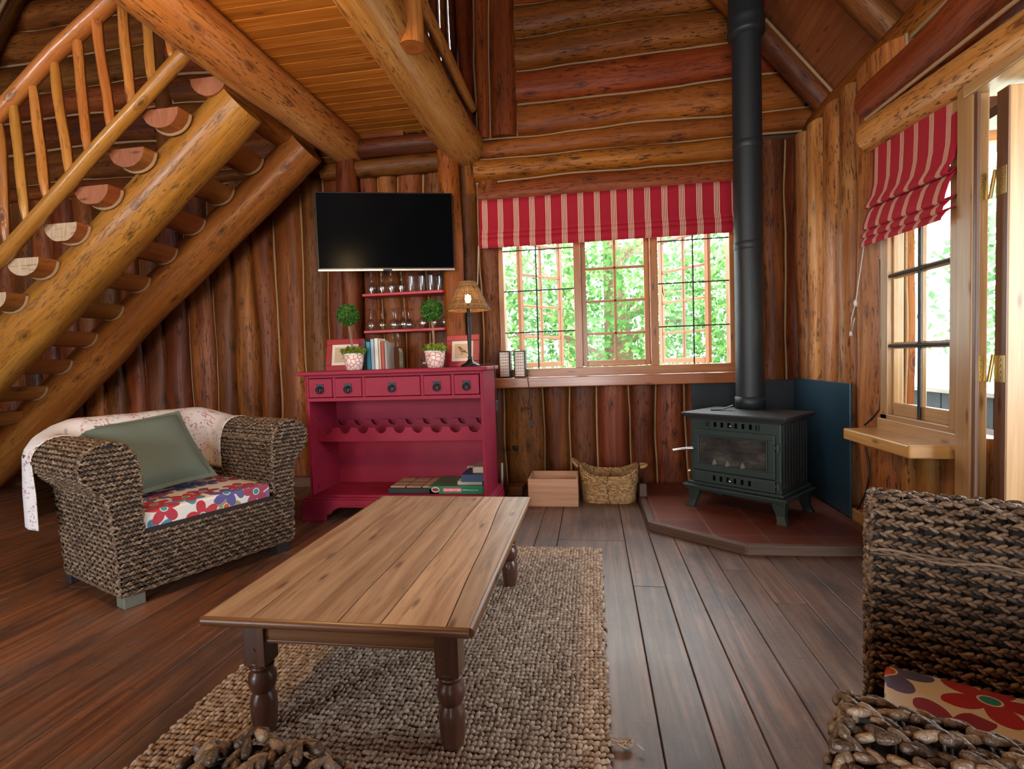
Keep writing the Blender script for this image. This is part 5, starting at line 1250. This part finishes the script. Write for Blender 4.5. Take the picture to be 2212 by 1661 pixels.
def cushion(label, base, rz, u0, v0, group='flowered seat cushions'):
    m = MB(); x0, x1, y0, y1, z0, z1 = -.333, .333, FY+.025, BY-.01, .338, .425; n = 12
    def fn(a, b): 
        x = x0+(x1-x0)*a; y = y0+(y1-y0)*b; return (x, y, z1+.012*(math.sin(PI*a)*math.sin(PI*b))**.5)
    m.grid(fn, n, n, uvf=lambda a, b: (x0+(x1-x0)*a+u0, y0+(y1-y0)*b+v0))
    ring = [(x0, y0, x1, y0), (x1, y0, x1, y1), (x1, y1, x0, y1), (x0, y1, x0, y0)]; acc = 0
    for k, (a, b, c, d) in enumerate(ring):
        L = math.hypot(c-a, d-b)
        def fs(s, t, a=a, b=b, c=c, d=d): return (a+(c-a)*s, b+(d-b)*s, z1+(z0-z1)*t)
        m.grid(lambda s, t: fs(1-s, t), n, 1, smooth=False, uvf=(lambda s, t, a=a, b=b, c=c, d=d, k=k: ((a+(c-a)*(1-s))+u0, b+v0-(z1-z0)*t) if k == 0 else ((b+(d-b)*(1-s))+u0, a+v0-(z1-z0)*t+.3)))
    m.add([(x0, y0, z0), (x1, y0, z0), (x1, y1, z0), (x0, y1, z0)], [(0, 3, 2, 1)])
    o = m.build('seat_cushion', M['floral']); o.data.transform(Matrix.Translation(o.location)); o.matrix_basis = Matrix.Translation(Vector(base)) @ Matrix.Rotation(rz, 4, 'Z')
    w_ = o.modifiers.new('weld', 'WELD'); w_.merge_threshold = .0005
    b = o.modifiers.new('bevel', 'BEVEL'); b.width = .012; b.segments = 3; b.limit_method = 'ANGLE'; b.angle_limit = R_(50)
    # origin onto its own base
    o.data.transform(Matrix.Translation((0, 0, -.338))); o.matrix_basis = o.matrix_basis @ Matrix.Translation((0, 0, .338))
    return tag(o, label, 'cushion', group)
cushion('flowered seat cushion in the armchair under the stairs, below the green pillow', (-2.354, 2.632, 0), R_(66.8), .1, .3)
cushion('red flowered seat cushion at the right edge of the room', *RC, 2.37, 1.62)
# floral throw over the back
def throw():
    t = tag(None or bpy.data.objects.new('throw', None), 'white throw with small red sprigs draped over the armchair back', 'throw') if False else None
    m = MB(); l0 = PL[next(i for i, p in enumerate(PR) if p[1] > .47)]; l1 = PL[-1]
    sA = BY-CR-FY-.02; sB = LT-sA+.06; sA -= .06
    nu, nv = 70, 60
    def fn(a, b):
        s = sA+(sB-sA)*a; e = .013+.006*noise.noise((s*6, b*5, 1))
        lb = l0+(l1-l0)*b*.80
        if b < .30: lb = l0+(l1-l0)*.80*b+.10*(1-b/.30)*(.0 if a > .55 else (.55-a)*1.4)
        p, nn = sweep(min(max(s, 0), LT-1e-4), lb, e)
        (o, z), _ = prof_at(lb)
        if lb > PL[next(i for i, q in enumerate(PR) if q[0] > .22)]:       # behind the roll the cloth hangs straight down
            pp, n_, bk = path_pt(min(max(s, 0), LT-1e-4)); h = (lb-PL[next(i for i, q in enumerate(PR) if q[0] > .22)])/(l1-PL[next(i for i, q in enumerate(PR) if q[0] > .22)])
            p = pp+n_*(.24+.010*math.sin(s*22)*min(1, h*3))+Vector((0, 0, .70-h*.55*1.0))
        return p
    m.grid(fn, nu, nv, uvf=lambda a, b: ((sB-sA)*a, (l1-l0)*b*.85))
    o = m.build('throw', M['sprig'], solid=.004); o.data.transform(Matrix.Translation(o.location)); o.matrix_basis = ch1.matrix_basis.copy()
    zmin = min(v.co.z for v in o.data.vertices); o.data.transform(Matrix.Translation((0, 0, -zmin))); o.matrix_basis = o.matrix_basis @ Matrix.Translation((0, 0, zmin))
    tag(o, 'white throw with small red sprigs draped over the armchair back', 'throw')
throw()
# sage pillow leaning on the back
def pillow():
    m = MB(); S = .235; fl_ = .026; n = 26
    def face(sg):
        def fn(a, b):
            x, y = (a-.5)*2, (b-.5)*2; ex = S*(1-.06*(1-y*y)*1)*x; ey = S*(1-.06*(1-x*x))*y
            q = max(0, (1-x**4))*max(0, (1-y**4)); h = .085*q**.55
            return Vector((ex, sg*h+.004*noise.noise((a*5, b*5, sg)), ey))
        m.grid(fn, n, n, uvf=lambda a, b: (a*.5, b*.5))
    face(-1); face(1)
    for sg in (-1, 1):                          # flange all round
        k = 24; V = []; ring = []
        for i in range(4*k):
            e, f = divmod(i, k); q = -1+2*f/k; x, y = [(q, -1), (1, q), (-q, 1), (-1, -q)][e]
            ix, iy = S*(1-.06*(1-y*y))*x, S*(1-.06*(1-x*x))*y; ring.append((ix, iy, ix*(1+fl_/S), iy*(1+fl_/S)))
        V = [Vector((a, sg*.003, b)) for a, b, c, d in ring]+[Vector((c, sg*.002+.006*noise.noise((c*20, d*20, 3)), d)) for a, b, c, d in ring]
        n4 = 4*k; m.add(V, [(i, (i+1) % n4, n4+(i+1) % n4, n4+i) for i in range(n4)], [(v.x, v.z) for v in V], smooth=True)
    o = m.build('pillow', M['fabric_green']); o.data.transform(Matrix.Translation(o.location))
    o.matrix_basis = ch1.matrix_basis @ Matrix.Translation((-.095, .075, .645)) @ Matrix.Rotation(R_(-8), 4, 'Z') @ Matrix.Rotation(R_(-44), 4, 'X') @ Matrix.Rotation(R_(-7), 4, 'Y')
    tag(o, 'plain sage green linen pillow leaning in the armchair under the stairs', 'pillow')
pillow()

# ================================================================== light and camera
def area(name, loc, rot, sx, sy, power, col):
    l = bpy.data.lights.new(name, 'AREA'); l.shape = 'RECTANGLE'; l.size = sx; l.size_y = sy; l.energy = power; l.color = col
    o = bpy.data.objects.new(name, l); C.objects.link(o); o.location = loc; o.rotation_euler = rot; return o
def point(name, loc, power, col, rad):
    l = bpy.data.lights.new(name, 'POINT'); l.energy = power; l.color = col; l.shadow_soft_size = rad
    o = bpy.data.objects.new(name, l); C.objects.link(o); o.location = loc; return o
area('fill_front_doors', (-.75, -3.25, 1.08), (R_(-90), 0, PI), 2.0, 2.1, 60, (1.0, .97, .93))  # area lamp added at the invented doorway to top up daylight
area('fill_front_window', (-4.6, -3.25, 1.5), (R_(-90), 0, PI), 1.9, 1.35, 60, (1.0, .97, .93))  # second added lamp, at the invented front window opening
def portal(name, loc, rot, sx, sy):
    o = area(name, loc, rot, sx, sy, 1, (1, 1, 1)); o.data.cycles.is_portal = True
portal('portal_window', (.2, 4.70, 1.5), (R_(90), 0, PI), 1.9, 1.1)
portal('portal_side', (1.76, 2.83, 1.45), (R_(90), 0, R_(90)), .62, 1.5)
portal('portal_door', (1.80, 1.85, 1.05), (R_(90), 0, R_(90)), 1.1, 2.1)
portal('portal_front_doors', (-.75, -3.45, 1.08), (R_(-90), 0, PI), 2.1, 2.15)
portal('portal_front_window', (-4.6, -3.45, 1.5), (R_(-90), 0, PI), 2.0, 1.4)
point('loft_lamp', (-1.55, 1.35, 2.35), 58, (1.0, .66, .30), .12)
point('roof_lamp', (.9, .9, 3.6), 9, (1.0, .68, .36), .15)
sl_ = bpy.data.lights.new('sun', 'SUN'); sl_.energy = 5; sl_.angle = R_(1.5); sl_.color = (1, .95, .86); so = bpy.data.objects.new('sun', sl_); C.objects.link(so); so.rotation_euler = Vector((.25, .5, -.83)).to_track_quat('-Z', 'Y').to_euler()
w = bpy.data.worlds.new('sky'); bpy.context.scene.world = w; w.use_nodes = True
bg = w.node_tree.nodes['Background']; bg.inputs[0].default_value = (.90, .96, 1.0, 1); bg.inputs[1].default_value = 12
cam = bpy.data.cameras.new('camera'); cam.sensor_fit = 'HORIZONTAL'; cam.sensor_width = 36; cam.lens = FPX/2212*36; cam.clip_start = .02; cam.clip_end = 200
co = bpy.data.objects.new('camera', cam); C.objects.link(co)
Rm = Matrix((RIGHT, UP, -FWD)).transposed().to_4x4(); Rm.translation = CAM; co.matrix_world = Rm
S = bpy.context.scene; S.camera = co
S.view_settings.view_transform = 'Standard'; S.view_settings.look = 'None'; S.view_settings.exposure = .2; S.view_settings.gamma = 1; S.view_settings.use_curve_mapping = False
S.cycles.max_bounces = 6; S.cycles.diffuse_bounces = 3; S.cycles.glossy_bounces = 2; S.cycles.transparent_max_bounces = 12; S.cycles.use_adaptive_sampling = True; S.cycles.adaptive_threshold = .04; S.cycles.caustics_reflective = False; S.cycles.caustics_refractive = False; S.cycles.sample_clamp_indirect = 6
S.cycles.use_denoising = True
